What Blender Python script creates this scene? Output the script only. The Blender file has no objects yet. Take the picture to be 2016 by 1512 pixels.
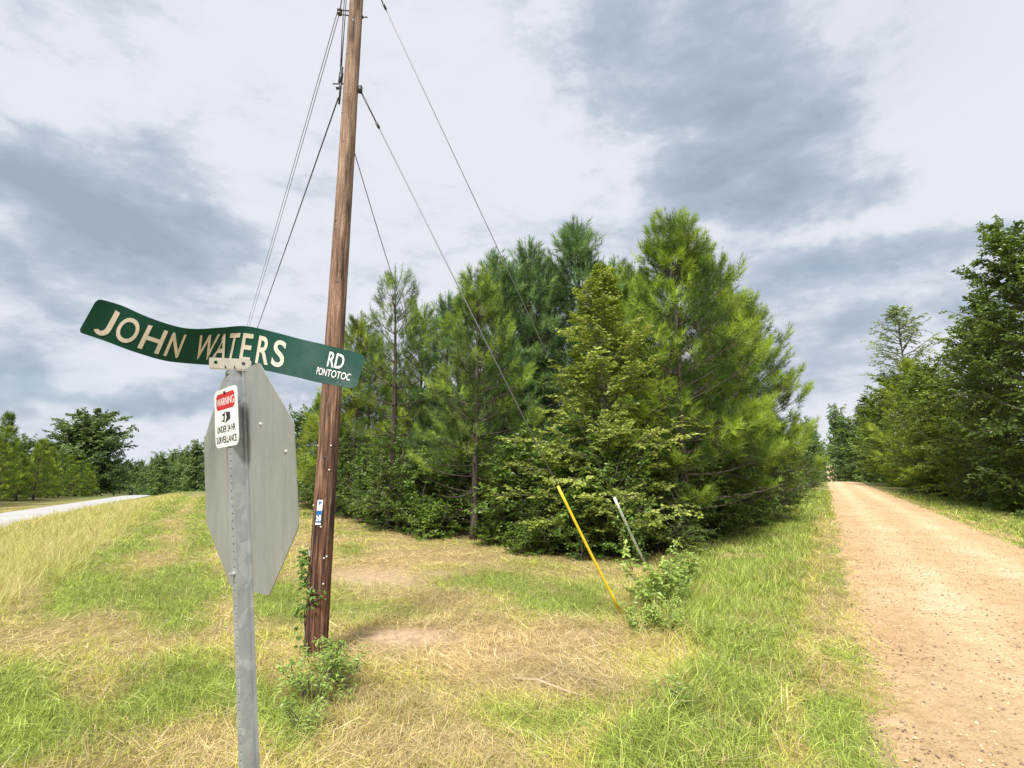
import bpy, math, random
import numpy as np

rng = np.random.default_rng(11)
random.seed(11)
sc = bpy.context.scene
col = sc.collection
R = math.radians

# ------------------------------------------------------------------ camera
F, CX, CY, HZ, EYE = 1050.0, 1008.0, 756.0, 922.0, 2.1      # pixels of the 2016 x 1512 photograph
PITCH = math.atan((HZ - CY) / F)
cam = bpy.data.cameras.new('camera')
cam.sensor_fit = 'HORIZONTAL'; cam.sensor_width = 36.0; cam.lens = F / 2016 * 36
cam.clip_start = 0.05; cam.clip_end = 3000
cam_o = bpy.data.objects.new('camera', cam); col.objects.link(cam_o)
cam_o.location = (0, 0, EYE); cam_o.rotation_euler = (R(90) + PITCH, 0, 0)
sc.camera = cam_o
FW = np.array([0, math.cos(PITCH), math.sin(PITCH)]); UP = np.array([0, -math.sin(PITCH), math.cos(PITCH)])
RT = np.array([1., 0, 0]); CAM = np.array([0, 0, EYE])
def ray(x, y): return FW + RT * (x - CX) / F - UP * (y - CY) / F
def atd(x, y, d): return CAM + ray(x, y) * d
def at(x, y, z=0.0):
    d = ray(x, y); return CAM + d * (z - EYE) / d[2]
def proj(P):
    d = np.asarray(P) - CAM; z = d @ FW
    return np.stack([CX + F * (d @ RT) / z, CY - F * (d @ UP) / z], -1)

# ------------------------------------------------------------------ light
SUN_EL, SUN_AZ = 52.0, 200.0           # azimuth clockwise from +Y: sun high behind the camera
w = bpy.data.worlds.new('World'); sc.world = w; w.use_nodes = True
def make_sky():
    nt = w.node_tree; N = nt.nodes; L = nt.links; N.clear()
    out = N.new('ShaderNodeOutputWorld'); bg = N.new('ShaderNodeBackground'); L.new(bg.outputs[0], out.inputs[0])
    bg.inputs['Strength'].default_value = 0.1
    sky = N.new('ShaderNodeTexSky'); sky.sky_type = 'NISHITA'; sky.sun_disc = False
    sky.sun_elevation = R(SUN_EL); sky.sun_rotation = R(SUN_AZ)
    tc = N.new('ShaderNodeTexCoord')
    def m(op, a, b=None, c=None):
        n = N.new('ShaderNodeMath'); n.operation = op
        for i, v in enumerate((a, b, c)):
            if v is None: continue
            if isinstance(v, (int, float)): n.inputs[i].default_value = v
            else: L.new(v, n.inputs[i])
        return n.outputs[0]
    sep = N.new('ShaderNodeSeparateXYZ'); L.new(tc.outputs['Generated'], sep.inputs[0])
    X, Y, Z = sep.outputs
    zz = m('ADD', m('MAXIMUM', Z, 0.0), 0.16)
    comb = N.new('ShaderNodeCombineXYZ'); L.new(m('DIVIDE', X, zz), comb.inputs[0]); L.new(m('DIVIDE', Y, zz), comb.inputs[1])
    def noise(vec, scale, detail, rough, off=(0, 0, 0), dist=0.0):
        mp = N.new('ShaderNodeMapping'); mp.inputs['Location'].default_value = off; L.new(vec, mp.inputs[0])
        n = N.new('ShaderNodeTexNoise'); n.inputs['Scale'].default_value = scale; n.inputs['Detail'].default_value = detail
        n.inputs['Roughness'].default_value = rough; n.inputs['Distortion'].default_value = dist
        L.new(mp.outputs[0], n.inputs[0]); return n.outputs[0]
    sq = N.new('ShaderNodeMapping'); sq.inputs['Scale'].default_value = (1, 1, 2.4); L.new(tc.outputs['Generated'], sq.inputs[0])
    n1 = noise(sq.outputs[0], 1.9, 4, 0.58, (3.1, 1.7, 0.4), 0.0)
    n2 = noise(sq.outputs[0], 4.6, 8, 0.66, (7.0, 2.0, 1.0), 0.0)
    n3 = noise(comb.outputs[0], 0.55, 2, 0.5, (1.0, 9.0, 2.0))
    warp1 = noise(tc.outputs['Generated'], 4.6, 4, 0.6, (5, 1, 0))
    warp2 = noise(tc.outputs['Generated'], 4.6, 4, 0.6, (1, 8, 3))
    az = m('ADD', m('ARCTAN2', X, Y), m('MULTIPLY', m('SUBTRACT', warp1, 0.5), 0.36))
    el = m('ADD', m('ARCSINE', Z), m('MULTIPLY', m('SUBTRACT', warp2, 0.5), 0.26))
    # the cloud banks that the photograph shows, as directions (azimuth, elevation) with their angular size
    banks = [(1330, 130, 260, 120, .42), (1580, 230, 190, 110, .50), (1430, 400, 190, 50, .42), (1180, 40, 130, 55, .18), (1950, 190, 200, 170, -.26),
             (60, 330, 200, 90, .46), (280, 440, 180, 70, .40), (1700, 520, 190, 45, .36), (1900, 480, 120, 60, .26),
             (120, 590, 150, 26, .30), (60, 730, 190, 30, .40), (330, 770, 130, 24, .30), (620, 800, 80, 20, .2), (1680, 670, 110, 36, .34), (480, 590, 60, 20, .22), (1120, 370, 34, 14, .22),
             (1980, 640, 120, 40, .2), (560, 240, 260, 180, -.10), (1000, 330, 230, 160, -.18), (1750, 420, 160, 34, -.24)]
    acc = None
    for px, py, rx, ry, k in banks:
        d = ray(px, py); d = d / np.linalg.norm(d)
        a0 = math.atan2(d[0], d[1]); e0 = math.asin(d[2]); fr = 1 / F
        u = m('DIVIDE', m('SUBTRACT', az, a0), rx * fr * .9); v = m('DIVIDE', m('SUBTRACT', el, e0), ry * fr * .9)
        g = m('MULTIPLY', m('EXPONENT', m('MULTIPLY', m('ADD', m('MULTIPLY', u, u), m('MULTIPLY', v, v)), -0.8)), k)
        acc = g if acc is None else m('ADD', acc, g)
    base = m('ADD', m('MULTIPLY', m('SUBTRACT', n1, 0.5), 0.6), m('MULTIPLY', m('SUBTRACT', n2, 0.5), 0.8))
    n4 = noise(sq.outputs[0], 3.3, 6, 0.58, (2.0, 5.0, 3.0), 0.15)
    base = m('ADD', base, m('MULTIPLY', m('SUBTRACT', m('ABSOLUTE', m('SUBTRACT', n4, 0.5)), 0.085), -1.5))
    dens = m('ADD', m('ADD', base, m('MULTIPLY', acc, 0.80)), 0.035)
    cr = N.new('ShaderNodeValToRGB'); L.new(dens, cr.inputs[0])
    e = cr.color_ramp.elements; e[0].position = 0.0; e[0].color = (0.60, 0.62, 0.67, 1); e[1].position = 0.62; e[1].color = (0.27, 0.325, 0.40, 1)
    for p, c in ((0.09, (0.575, 0.60, 0.66, 1)), (0.17, (0.505, 0.545, 0.61, 1)), (0.26, (0.415, 0.465, 0.535, 1)), (0.40, (0.33, 0.39, 0.465, 1))):
        q = e.new(p); q.color = c
    # thin places where the blue behind comes through
    mix2 = N.new('ShaderNodeMix'); mix2.data_type = 'RGBA'
    thin = N.new('ShaderNodeMapRange'); thin.inputs['From Min'].default_value = 0.54; thin.inputs['From Max'].default_value = 0.72; thin.inputs['To Max'].default_value = 0.3
    L.new(n3, thin.inputs['Value']); L.new(thin.outputs[0], mix2.inputs['Factor'])
    sc10 = N.new('ShaderNodeVectorMath'); sc10.operation = 'SCALE'; sc10.inputs['Scale'].default_value = 10.0
    L.new(cr.outputs[0], sc10.inputs[0]); L.new(sc10.outputs[0], mix2.inputs['A'])
    L.new(sky.outputs[0], mix2.inputs['B'])
    L.new(mix2.outputs['Result'], bg.inputs['Color'])
make_sky()
w.cycles.sampling_method = 'MANUAL'; w.cycles.sample_map_resolution = 256
sun = bpy.data.lights.new('sun', 'SUN'); sun.energy = 5.0; sun.angle = R(14); sun.color = (1.0, 0.955, 0.87)
sun_o = bpy.data.objects.new('sun', sun); col.objects.link(sun_o)
sun_o.rotation_euler = (R(90 - SUN_EL), 0, R(180 - SUN_AZ)); sun_o.location = (10, -12, 30)
sc.view_settings.view_transform = 'Standard'; sc.view_settings.look = 'None'
sc.view_settings.exposure = 0.42; sc.view_settings.gamma = 1.0; sc.view_settings.use_curve_mapping = False
sc.cycles.use_denoising = True
sc.cycles.max_bounces = 4; sc.cycles.transparent_max_bounces = 4

# ------------------------------------------------------------------ mesh helper
class MB:
    def __init__(s): s.v = []; s.t = []; s.c = []; s.n = 0
    def add(s, V, T, C=None):
        V = np.asarray(V, float).reshape(-1, 3); T = np.asarray(T, int).reshape(-1, 3)
        s.v.append(V); s.t.append(T + s.n)
        if C is None: C = (1, 1, 1)
        C = np.asarray(C, float)
        if C.ndim == 1: C = np.tile(C, (len(V), 1))
        s.c.append(C); s.n += len(V)
    def box(s, c, d, M=None, C=None):
        c = np.array(c, float); d = np.array(d, float) / 2
        V = np.array([[x, y, z] for x in (-1, 1) for y in (-1, 1) for z in (-1, 1)]) * d + c
        if M is not None: V = V @ np.asarray(M).T
        T = [(0, 1, 3), (0, 3, 2), (4, 6, 7), (4, 7, 5), (0, 4, 5), (0, 5, 1), (2, 3, 7), (2, 7, 6), (0, 2, 6), (0, 6, 4), (1, 5, 7), (1, 7, 3)]
        s.add(V, T, C)
    def tube(s, P, r, k=6, C=None, cap=True):
        P = np.asarray(P, float); n = len(P); r = np.broadcast_to(np.asarray(r, float), (n,))
        d = np.gradient(P, axis=0); d /= np.linalg.norm(d, axis=1)[:, None] + 1e-12
        a = np.where(np.abs(d[:, 2:3]) < 0.9, np.array([[0, 0, 1.]]), np.array([[1., 0, 0]]))
        if n > 1: a[:] = a[0]
        x = np.cross(a, d); ln = np.linalg.norm(x, axis=1)[:, None]; x = x / (ln + 1e-9); y = np.cross(d, x)
        th = np.arange(k) / k * 2 * np.pi
        V = P[:, None] + r[:, None, None] * (x[:, None] * np.cos(th)[None, :, None] + y[:, None] * np.sin(th)[None, :, None])
        V = V.reshape(-1, 3)
        i = np.arange(n - 1)[:, None] * k; j = np.arange(k)[None]; j2 = (j + 1) % k
        A = (i + j).ravel(); B = (i + j2).ravel(); Cc = (i + k + j2).ravel(); D = (i + k + j).ravel()
        T = np.concatenate([np.stack([A, B, Cc], 1), np.stack([A, Cc, D], 1)])
        if cap:
            V = np.vstack([V, P[0], P[-1]]); e0, e1 = n * k, n * k + 1; jj = np.arange(k); j3 = (jj + 1) % k
            T = np.concatenate([T, np.stack([np.full(k, e0), j3, jj], 1), np.stack([np.full(k, e1), (n - 1) * k + jj, (n - 1) * k + j3], 1)])
            if C is not None and np.asarray(C).ndim == 2: C = np.vstack([np.repeat(C, k, 0), C[:1], C[-1:]])
        elif C is not None and np.asarray(C).ndim == 2: C = np.repeat(C, k, 0)
        s.add(V, T, C)
    def leaves(s, P, D, Nn, ln, wd, C, fold=0.25, bend=0.0):
        # folded two-triangle leaves: base, two sides, tip
        n = len(P)
        if n == 0: return
        D = D / (np.linalg.norm(D, axis=1)[:, None] + 1e-9); S = np.cross(D, Nn); S /= np.linalg.norm(S, axis=1)[:, None] + 1e-9
        U = np.cross(S, D)
        ln = np.broadcast_to(ln, (n,))[:, None]; wd = np.broadcast_to(wd, (n,))[:, None]
        mid = P + D * ln * 0.45
        V = np.stack([P, mid + S * wd * .5 + U * wd * fold, P + D * ln - U * ln * bend, mid - S * wd * .5 + U * wd * fold], 1).reshape(-1, 3)
        b = np.arange(n) * 4
        T = np.concatenate([np.stack([b, b + 1, b + 2], 1), np.stack([b, b + 2, b + 3], 1)])
        s.add(V, T, np.repeat(np.broadcast_to(C, (n, 3)), 4, 0))
    def needles(s, P, D, L, k, ln, wd, C, spread=(22, 98), LS=None):
        # pine tufts: P tuft base, D shoot direction, L shoot length, k needles each
        n = len(P); D = D / np.linalg.norm(D, axis=1)[:, None]
        a = np.where(np.abs(D[:, 2:3]) < .9, np.array([[0, 0, 1.]]), np.array([[1., 0, 0]]))
        x = np.cross(a, D); x /= np.linalg.norm(x, axis=1)[:, None]; y = np.cross(D, x)
        t = rng.random((n, k)); th = rng.random((n, k)) * 2 * np.pi
        el = np.radians(spread[0] + (spread[1] - spread[0]) * (1 - t) * (.6 + .4 * rng.random((n, k))))
        rad = x[:, None] * np.cos(th)[..., None] + y[:, None] * np.sin(th)[..., None]
        nd = D[:, None] * np.cos(el)[..., None] + rad * np.sin(el)[..., None]
        nd[..., 2] += .10 * rng.random((n, k))
        nd /= np.linalg.norm(nd, axis=2)[..., None]
        b = P[:, None] + D[:, None] * (t * L[:, None])[..., None]
        l = ln * (.75 + .4 * rng.random((n, k)))[..., None] * (1 if LS is None else LS[:, None, None])
        sd = np.cross(nd, rng.normal(size=(n, k, 3))); sd /= np.linalg.norm(sd, axis=2)[..., None] + 1e-9
        V = np.stack([b - sd * wd * .5, b + sd * wd * .5, b + nd * l], 2).reshape(-1, 3)
        T = np.arange(n * k * 3).reshape(-1, 3)
        cc = np.repeat(C, k, 0) * (.78 + .44 * rng.random((n * k, 1)))
        s.add(V, T, np.repeat(cc, 3, 0))
    def mesh(s, name, mat, flat=False):
        V = np.concatenate(s.v); T = np.concatenate(s.t); C = np.concatenate(s.c)
        me = bpy.data.meshes.new(name)
        me.vertices.add(len(V)); me.vertices.foreach_set('co', V.astype(np.float32).ravel())
        me.loops.add(len(T) * 3); me.loops.foreach_set('vertex_index', T.astype(np.int32).ravel())
        me.polygons.add(len(T)); me.polygons.foreach_set('loop_start', np.arange(0, len(T) * 3, 3, dtype=np.int32))
        at_ = me.attributes.new('Col', 'FLOAT_COLOR', 'POINT')
        at_.data.foreach_set('color', np.hstack([C, np.ones((len(C), 1))]).astype(np.float32).ravel())
        me.update(calc_edges=True)
        if flat: me.shade_flat()
        me.materials.append(mat)
        return me
    def build(s, name, mat, parent=None, flat=False):
        return link(name, s.mesh(name, mat, flat), parent)
def link(name, data, parent=None):
    o = bpy.data.objects.new(name, data); col.objects.link(o)
    if parent is not None: o.parent = parent
    return o
def tag(o, label=None, cat=None, group=None, kind=None):
    for k, v in (('label', label), ('category', cat), ('group', group), ('kind', kind)):
        if v: o[k] = v
    return o
def empty(name, loc, label=None, cat=None, group=None):
    o = bpy.data.objects.new(name, None); col.objects.link(o); o.location = loc; o.empty_display_size = .2
    return tag(o, label, cat, group)

# ------------------------------------------------------------------ materials
def mat(name):
    m = bpy.data.materials.new(name); m.use_nodes = True
    nt = m.node_tree; b = nt.nodes['Principled BSDF']
    return m, nt, nt.nodes, nt.links, b
def nnoise(nt, scale, detail=4, rough=.55, vec=None, mscale=(1, 1, 1), coord='Object'):
    N, L = nt.nodes, nt.links
    if vec is None:
        tc = N.new('ShaderNodeTexCoord'); vec = tc.outputs[coord]
    mp = N.new('ShaderNodeMapping'); mp.inputs['Scale'].default_value = mscale; L.new(vec, mp.inputs[0])
    n = N.new('ShaderNodeTexNoise'); n.inputs['Scale'].default_value = scale; n.inputs['Detail'].default_value = detail; n.inputs['Roughness'].default_value = rough
    L.new(mp.outputs[0], n.inputs[0]); return n.outputs[0]
def ramp(nt, val, stops):
    r = nt.nodes.new('ShaderNodeValToRGB'); nt.links.new(val, r.inputs[0])
    e = r.color_ramp.elements
    e[0].position, e[0].color = stops[0][0], (*stops[0][1], 1); e[1].position, e[1].color = stops[-1][0], (*stops[-1][1], 1)
    for p, c in stops[1:-1]:
        q = e.new(p); q.color = (*c, 1)
    return r.outputs[0]
def mixc(nt, fac, a, b, blend='MIX'):
    n = nt.nodes.new('ShaderNodeMix'); n.data_type = 'RGBA'; n.blend_type = blend
    for k, v in (('Factor', fac), ('A', a), ('B', b)):
        s = n.inputs[k] if k != 'Factor' else n.inputs[0]
        if isinstance(v, (int, float)): s.default_value = v
        elif isinstance(v, tuple): s.default_value = (*v, 1) if len(v) == 3 else v
        else: nt.links.new(v, s)
    return n.outputs['Result']
def bump(nt, b, h, strength=.5, dist=.01):
    n = nt.nodes.new('ShaderNodeBump'); n.inputs['Strength'].default_value = strength; n.inputs['Distance'].default_value = dist
    nt.links.new(h, n.inputs['Height']); nt.links.new(n.outputs[0], b.inputs['Normal'])
def attr_col(nt):
    a = nt.nodes.new('ShaderNodeAttribute'); a.attribute_name = 'Col'; return a.outputs['Color']
def simple(name, c, rough=.6, metal=0., var=.12, scale=8.):
    m, nt, N, L, b = mat(name)
    n = nnoise(nt, scale, 5)
    lo = tuple(x * (1 - var) for x in c); hi = tuple(min(1, x * (1 + var)) for x in c)
    L.new(ramp(nt, n, [(.3, lo), (.7, hi)]), b.inputs['Base Color'])
    b.inputs['Roughness'].default_value = rough; b.inputs['Metallic'].default_value = metal
    return m
def leafmat(name, trans=.35, rough=.5, tint=(1.15, 1.2, .6)):
    m, nt, N, L, b = mat(name)
    c = attr_col(nt); L.new(c, b.inputs['Base Color']); b.inputs['Roughness'].default_value = rough
    b.inputs['Specular IOR Level'].default_value = .35
    tr = N.new('ShaderNodeBsdfTranslucent'); L.new(mixc(nt, 1.0, c, tint, 'MULTIPLY'), tr.inputs[0])
    mx = N.new('ShaderNodeMixShader'); mx.inputs[0].default_value = trans
    L.new(b.outputs[0], mx.inputs[1]); L.new(tr.outputs[0], mx.inputs[2])
    L.new(mx.outputs[0], N['Material Output'].inputs['Surface'])
    return m
M = {}
M['needle'] = leafmat('pine_needle', .32, .42)
M['leaf'] = leafmat('leaf', .30, .36)
M['blade'] = leafmat('grass_blade', .35, .6, (1.1, 1.1, .7))
def bark(name, a, b_, sc_=14):
    m, nt, N, L, b = mat(name)
    n = nnoise(nt, sc_, 6, .6, mscale=(1, 1, .22)); L.new(ramp(nt, n, [(.3, a), (.68, b_)]), b.inputs['Base Color'])
    b.inputs['Roughness'].default_value = .9; bump(nt, b, n, .8, .03); return m
M['pine_bark'] = bark('pine_bark', (.028, .021, .017), (.125, .098, .08))
M['oak_bark'] = bark('oak_bark', (.05, .043, .034), (.17, .15, .125))

# ------------------------------------------------------------------ terrain
def sstep(a, b, x):
    t = np.clip((x - a) / (b - a), 0, 1); return t * t * (3 - 2 * t)
POLE = at(620, 1291)
LDIR = np.array([-.492, .8706]); LNRM = np.array([-.8706, -.492])        # paved road runs this way, left of the poles
GL0 = at(1735, 1512)[:2]; GDIR = np.array([.502, .865]); GDIR /= np.linalg.norm(GDIR); GNRM = np.array([GDIR[1], -GDIR[0]])
GW = 4.15
def left_sp(x, y):
    dx, dy = x - POLE[0], y - POLE[1]
    return dx * LDIR[0] + dy * LDIR[1], dx * LNRM[0] + dy * LNRM[1]
def grav_sp(x, y):
    dx, dy = x - GL0[0], y - GL0[1]
    return dx * GDIR[0] + dy * GDIR[1], dx * GNRM[0] + dy * GNRM[1]
def terrain(x, y):
    x = np.asarray(x, float); y = np.asarray(y, float)
    s, p = left_sp(x, y)
    zl = -.6 * sstep(3.5, 8, p) * sstep(-8, 6, s) - .025 * np.clip(s - 30, 0, 75) - .075 * np.clip(s - 105, 0, 60)
    zl = zl + .3 * sstep(17, 24, p)
    g, q = grav_sp(x, y)
    zg = np.interp(g, [-1e3, 70, 92, 105, 120, 140, 160, 200, 260, 400, 800, 2000], [0, 0, .05, -.7, -2.6, -4.6, -4.7, -2.2, .4, 4.2, 9, 14])
    a = np.arctan2(x, np.maximum(y, .1)); wgt = sstep(-.22, .22, a)
    z = zl * (1 - wgt) + zg * wgt
    d = np.hypot(x, y)
    onroad = sstep(-1.0, -.1, q) * (1 - sstep(GW + .1, GW + 1, q))
    onp = sstep(8.6, 9.2, p) * (1 - sstep(13.2, 13.8, p))
    bumpy = (np.sin(x * 2.1 + 1.3 * np.sin(y * 1.7)) * np.sin(y * 2.6 + .8 * np.sin(x * 1.3)) * .03 + np.sin(x * .83 + 2) * np.sin(y * .71 + 1) * .035)
    return z + bumpy * (1 - onroad) * (1 - onp) * (1 - sstep(20, 50, d))

# fields that say what grows where; the pixel lists are places on the ground
def blob(px, py, lst):
    r = np.zeros_like(px)
    for cx, cy, rx, ry, k in lst:
        r = np.maximum(r, k * np.exp(-(((px - cx) / rx) ** 2 + ((py - cy) / ry) ** 2)))
    return r
def lown(x, y, f, ph):   # cheap smooth noise 0..1
    v = (np.sin(x * f + ph + 1.7 * np.sin(y * f * .61 + ph * 2)) + np.sin(y * f * 1.21 + ph * 3 + 1.3 * np.sin(x * f * .77 - ph)) + .6 * np.sin((x + y) * f * 2.3 + ph * 5 + np.sin(x * f * 3.1)))
    return np.clip(.5 + v / 4.4, 0, 1)
def fields(x, y):
    z = terrain(x, y); P = proj(np.stack([x, y, z], -1)); px, py = P[..., 0], P[..., 1]
    bad = (y < .3); px = np.where(bad, -9999, px); py = np.where(bad, 9999, py)
    s, p = left_sp(x, y); g, q = grav_sp(x, y)
    n1 = lown(x, y, 1.1, .3); n2 = lown(x, y, 2.7, 1.9); n3 = lown(x, y, .45, 4.1)
    lb = 1.7 + 2.1 * sstep(1, 6, g)
    lush = sstep(-.5, .5, q + lb + .8 * (n1 - .5)) * (1 - sstep(-.9, -.1, q + .5 * (n2 - .5)))
    right = sstep(GW + .2, GW + .7, q)
    lush = np.maximum(lush, right)
    lush = np.maximum(lush, sstep(18, 30, np.hypot(x, y)) * sstep(-9, -4, q) * (q < 0))
    straw = blob(px, py, [(950, 1290, 330, 70, 1), (760, 1090, 220, 40, .8), (1120, 1340, 200, 40, .8), (330, 1290, 150, 40, .5), (60, 1270, 120, 40, .8), (900, 1180, 240, 30, .5), (1450, 1100, 90, 25, .9), (420, 1470, 160, 50, .6), (850, 1480, 250, 30, .5), (430, 1200, 90, 40, .6)])
    green = blob(px, py, [(700, 1195, 180, 28, .7), (540, 1190, 60, 50, .9), (1360, 1400, 160, 80, 1), (1100, 1190, 140, 40, .6), (690, 1085, 40, 22, .9), (330, 1170, 130, 50, .55), (150, 1300, 140, 40, .5), (560, 1440, 60, 60, .7), (60, 1440, 140, 80, .45), (1000, 1160, 120, 20, .5)])
    bare = blob(px, py, [(800, 1256, 125, 20, 1.2), (735, 1140, 120, 20, 1.15), (1000, 1290, 160, 18, .55), (870, 1130, 60, 8, .8), (330, 1340, 80, 14, .5), (545, 1270, 60, 16, .8), (1130, 1250, 90, 14, .6), (980, 1250, 60, 10, .5), (1470, 1085, 100, 25, .6), (300, 1385, 60, 14, .4), (960, 1120, 80, 8, .5)])
    tall = sstep(3.1, 3.9, p + .5 * (n1 - .5)) * (1 - sstep(8.9, 9.3, p)) * sstep(-6, 0, s)
    swath = np.exp(-((p - 2.9) / .8) ** 2) * sstep(0, 4, s)
    pw = p + .5 * (n3 - .5) + .25 * (n1 - .5); rows = (np.exp(-((pw - 1.35) / .38) ** 2) + np.exp(-((pw - 2.9) / .42) ** 2) - .8 * np.exp(-((pw - 2.1) / .3) ** 2) - .6 * np.exp(-((pw - .45) / .35) ** 2)) * sstep(-4, 1, s) * sstep(-.6, .3, p)
    road = sstep(.0, .38, q + .35 * (n2 - .5) + .2 * (n1 - .5)) * (1 - sstep(GW - .2, GW + .1, q))
    paved = (p > 9.3) * (p < 13.25) * (s > -60)
    green = np.clip(.58 + .45 * (n1 - .5) + .35 * (n2 - .5) + .8 * green - .75 * straw + .15 * swath + .24 * rows, 0, 1)
    green = np.maximum(green * (1 - lush), lush * (.8 + .3 * (n2 - .5)))
    return dict(z=z, px=px, py=py, s=s, p=p, g=g, q=q, lush=lush, straw=straw, green=np.clip(green, 0, 1), bare=np.clip(bare - .35 * green, 0, 1), tall=tall, swath=swath, road=road, paved=paved, n1=n1, n2=n2, n3=n3, right=right, weedy=blob(px, py, [(1290, 1225, 75, 60, 1), (1350, 1170, 60, 45, .7), (620, 1390, 60, 60, .8), (1340, 1400, 90, 50, .5), (545, 1195, 40, 40, .5)]))

def build_ground():
    ra = np.concatenate([[0], np.geomspace(.6, 1600, 230)]); th = np.linspace(-np.pi, np.pi, 361)[:-1]
    # finer in front of the camera
    th = np.unique(np.concatenate([np.linspace(-np.pi, np.pi, 121)[:-1], np.linspace(-.95, .95, 420)]))
    k = len(th); X = (ra[1:, None] * np.sin(th)[None]).ravel(); Y = (ra[1:, None] * np.cos(th)[None]).ravel()
    X = np.concatenate([[0], X]); Y = np.concatenate([[0], Y])
    f = fields(X, Y); V = np.stack([X, Y, f['z']], 1)
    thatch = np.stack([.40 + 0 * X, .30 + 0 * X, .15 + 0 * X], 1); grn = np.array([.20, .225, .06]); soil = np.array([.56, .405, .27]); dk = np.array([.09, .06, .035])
    g = (f['green'] * .85)[:, None]; c = thatch * (1 - g) + grn * g
    c = c * (1 - f['bare'][:, None]) + soil * f['bare'][:, None]
    rd = np.clip(f['road'], 0, 1)[:, None]; c = c * (1 - rd) + soil * rd
    # leaf litter under the trees
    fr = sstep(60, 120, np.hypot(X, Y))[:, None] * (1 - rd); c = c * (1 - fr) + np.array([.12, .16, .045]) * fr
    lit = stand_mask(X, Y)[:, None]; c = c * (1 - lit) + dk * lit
    mb = MB(); i = np.arange(len(ra) - 2)[:, None] * k + 1; j = np.arange(k)[None]; j2 = (j + 1) % k
    A = (i + j).ravel(); B = (i + j2).ravel(); C_ = (i + k + j2).ravel(); D = (i + k + j).ravel()
    T = np.concatenate([np.stack([A, D, C_], 1), np.stack([A, C_, B], 1), np.stack([np.zeros(k, int), 1 + np.arange(k), 1 + (np.arange(k) + 1) % k], 1)])
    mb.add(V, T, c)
    m, nt, N, L, b = mat('ground')
    n = nnoise(nt, 9, 8, .7); n2 = nnoise(nt, 55, 6, .7)
    cc = mixc(nt, .85, attr_col(nt), ramp(nt, n, [(.28, (.45, .43, .38)), (.5, (1, 1, 1)), (.75, (1.35, 1.3, 1.15))]), 'MULTIPLY')
    cc = mixc(nt, .8, cc, ramp(nt, n2, [(.3, (.5, .47, .42)), (.55, (1.05, 1.05, 1.05)), (.75, (1.4, 1.35, 1.2))]), 'MULTIPLY')
    L.new(cc, b.inputs['Base Color']); b.inputs['Roughness'].default_value = .95; b.inputs['Specular IOR Level'].default_value = .1
    bump(nt, b, n2, .9, .03)
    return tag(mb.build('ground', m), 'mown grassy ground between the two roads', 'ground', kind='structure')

STAND = np.array([at(*p)[:2] for p in [(585, 1000), (660, 1022), (740, 1045), (820, 1062), (930, 1068), (1020, 1090), (1100, 1105), (1200, 1112), (1320, 1105), (1400, 1080), (1480, 1055), (1530, 1020), (1570, 985), (1600, 960)]])
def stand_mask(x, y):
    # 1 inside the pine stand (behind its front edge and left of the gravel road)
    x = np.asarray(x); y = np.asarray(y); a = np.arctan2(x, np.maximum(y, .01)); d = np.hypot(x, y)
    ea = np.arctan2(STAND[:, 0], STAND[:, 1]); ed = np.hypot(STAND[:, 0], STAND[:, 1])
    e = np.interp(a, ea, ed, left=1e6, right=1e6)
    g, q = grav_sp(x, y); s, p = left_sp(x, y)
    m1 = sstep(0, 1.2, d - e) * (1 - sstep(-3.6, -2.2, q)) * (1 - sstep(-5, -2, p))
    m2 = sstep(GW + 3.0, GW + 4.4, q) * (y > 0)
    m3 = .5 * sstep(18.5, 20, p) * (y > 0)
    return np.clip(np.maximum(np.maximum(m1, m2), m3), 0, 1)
build_ground()

def strip(name, origin, d, nrm, p0, p1, s0, s1, m, lift, edge=.0, n=420, k=9, label=None):
    sv = np.concatenate([np.linspace(s0, 60, n), np.linspace(60, s1, 160)[1:]]); mb = MB()
    e0 = edge * (lown(sv, sv * .3, 2.3, .5) + .5 * lown(sv, sv, 6.1, 2.5) - .75); e1 = edge * (lown(sv, sv * .2, 1.9, 3.3) - .5)
    rows = []
    for i in range(k):
        t = i / (k - 1); p = (p0 + e0) * (1 - t) + (p1 + e1) * t
        x = origin[0] + sv * d[0] + p * nrm[0]; y = origin[1] + sv * d[1] + p * nrm[1]
        crown = .05 * (1 - (2 * t - 1) ** 2)
        rows.append(np.stack([x, y, terrain(x, y) + lift * (1 if 0 < i < k - 1 else .2) + crown + np.clip(sv - 60, 0, 200) * .0004], 1))
    V = np.stack(rows, 1).reshape(-1, 3); ns = len(sv)
    i = np.arange(ns - 1)[:, None] * k; j = np.arange(k - 1)[None]
    A = (i + j).ravel(); B = (i + j + 1).ravel(); C_ = (i + k + j + 1).ravel(); D = (i + k + j).ravel()
    T = np.concatenate([np.stack([A, B, C_], 1), np.stack([A, C_, D], 1)])
    mb.add(V, T)
    return tag(mb.build(name, m), label, 'road', kind='structure')
m, nt, N, L, b = mat('gravel')
n_big = nnoise(nt, .5, 6, .6); n_mid = nnoise(nt, 4, 8, .75); n_f = nnoise(nt, 42, 8, .85); n_t = nnoise(nt, 120, 3, .6)
cc = ramp(nt, n_big, [(.3, (.57, .405, .24)), (.52, (.63, .46, .285)), (.72, (.68, .525, .355))])
cc = mixc(nt, .75, cc, ramp(nt, n_mid, [(.3, (.68, .64, .58)), (.5, (1, 1, 1)), (.7, (1.12, 1.12, 1.15))]), 'MULTIPLY')
cc = mixc(nt, .9, cc, ramp(nt, n_f, [(.33, (.30, .25, .21)), (.43, (.85, .82, .78)), (.52, (1.04, 1.03, 1.02)), (.62, (1.08, 1.08, 1.08)), (.72, (1.3, 1.32, 1.36))]), 'MULTIPLY')
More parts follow.
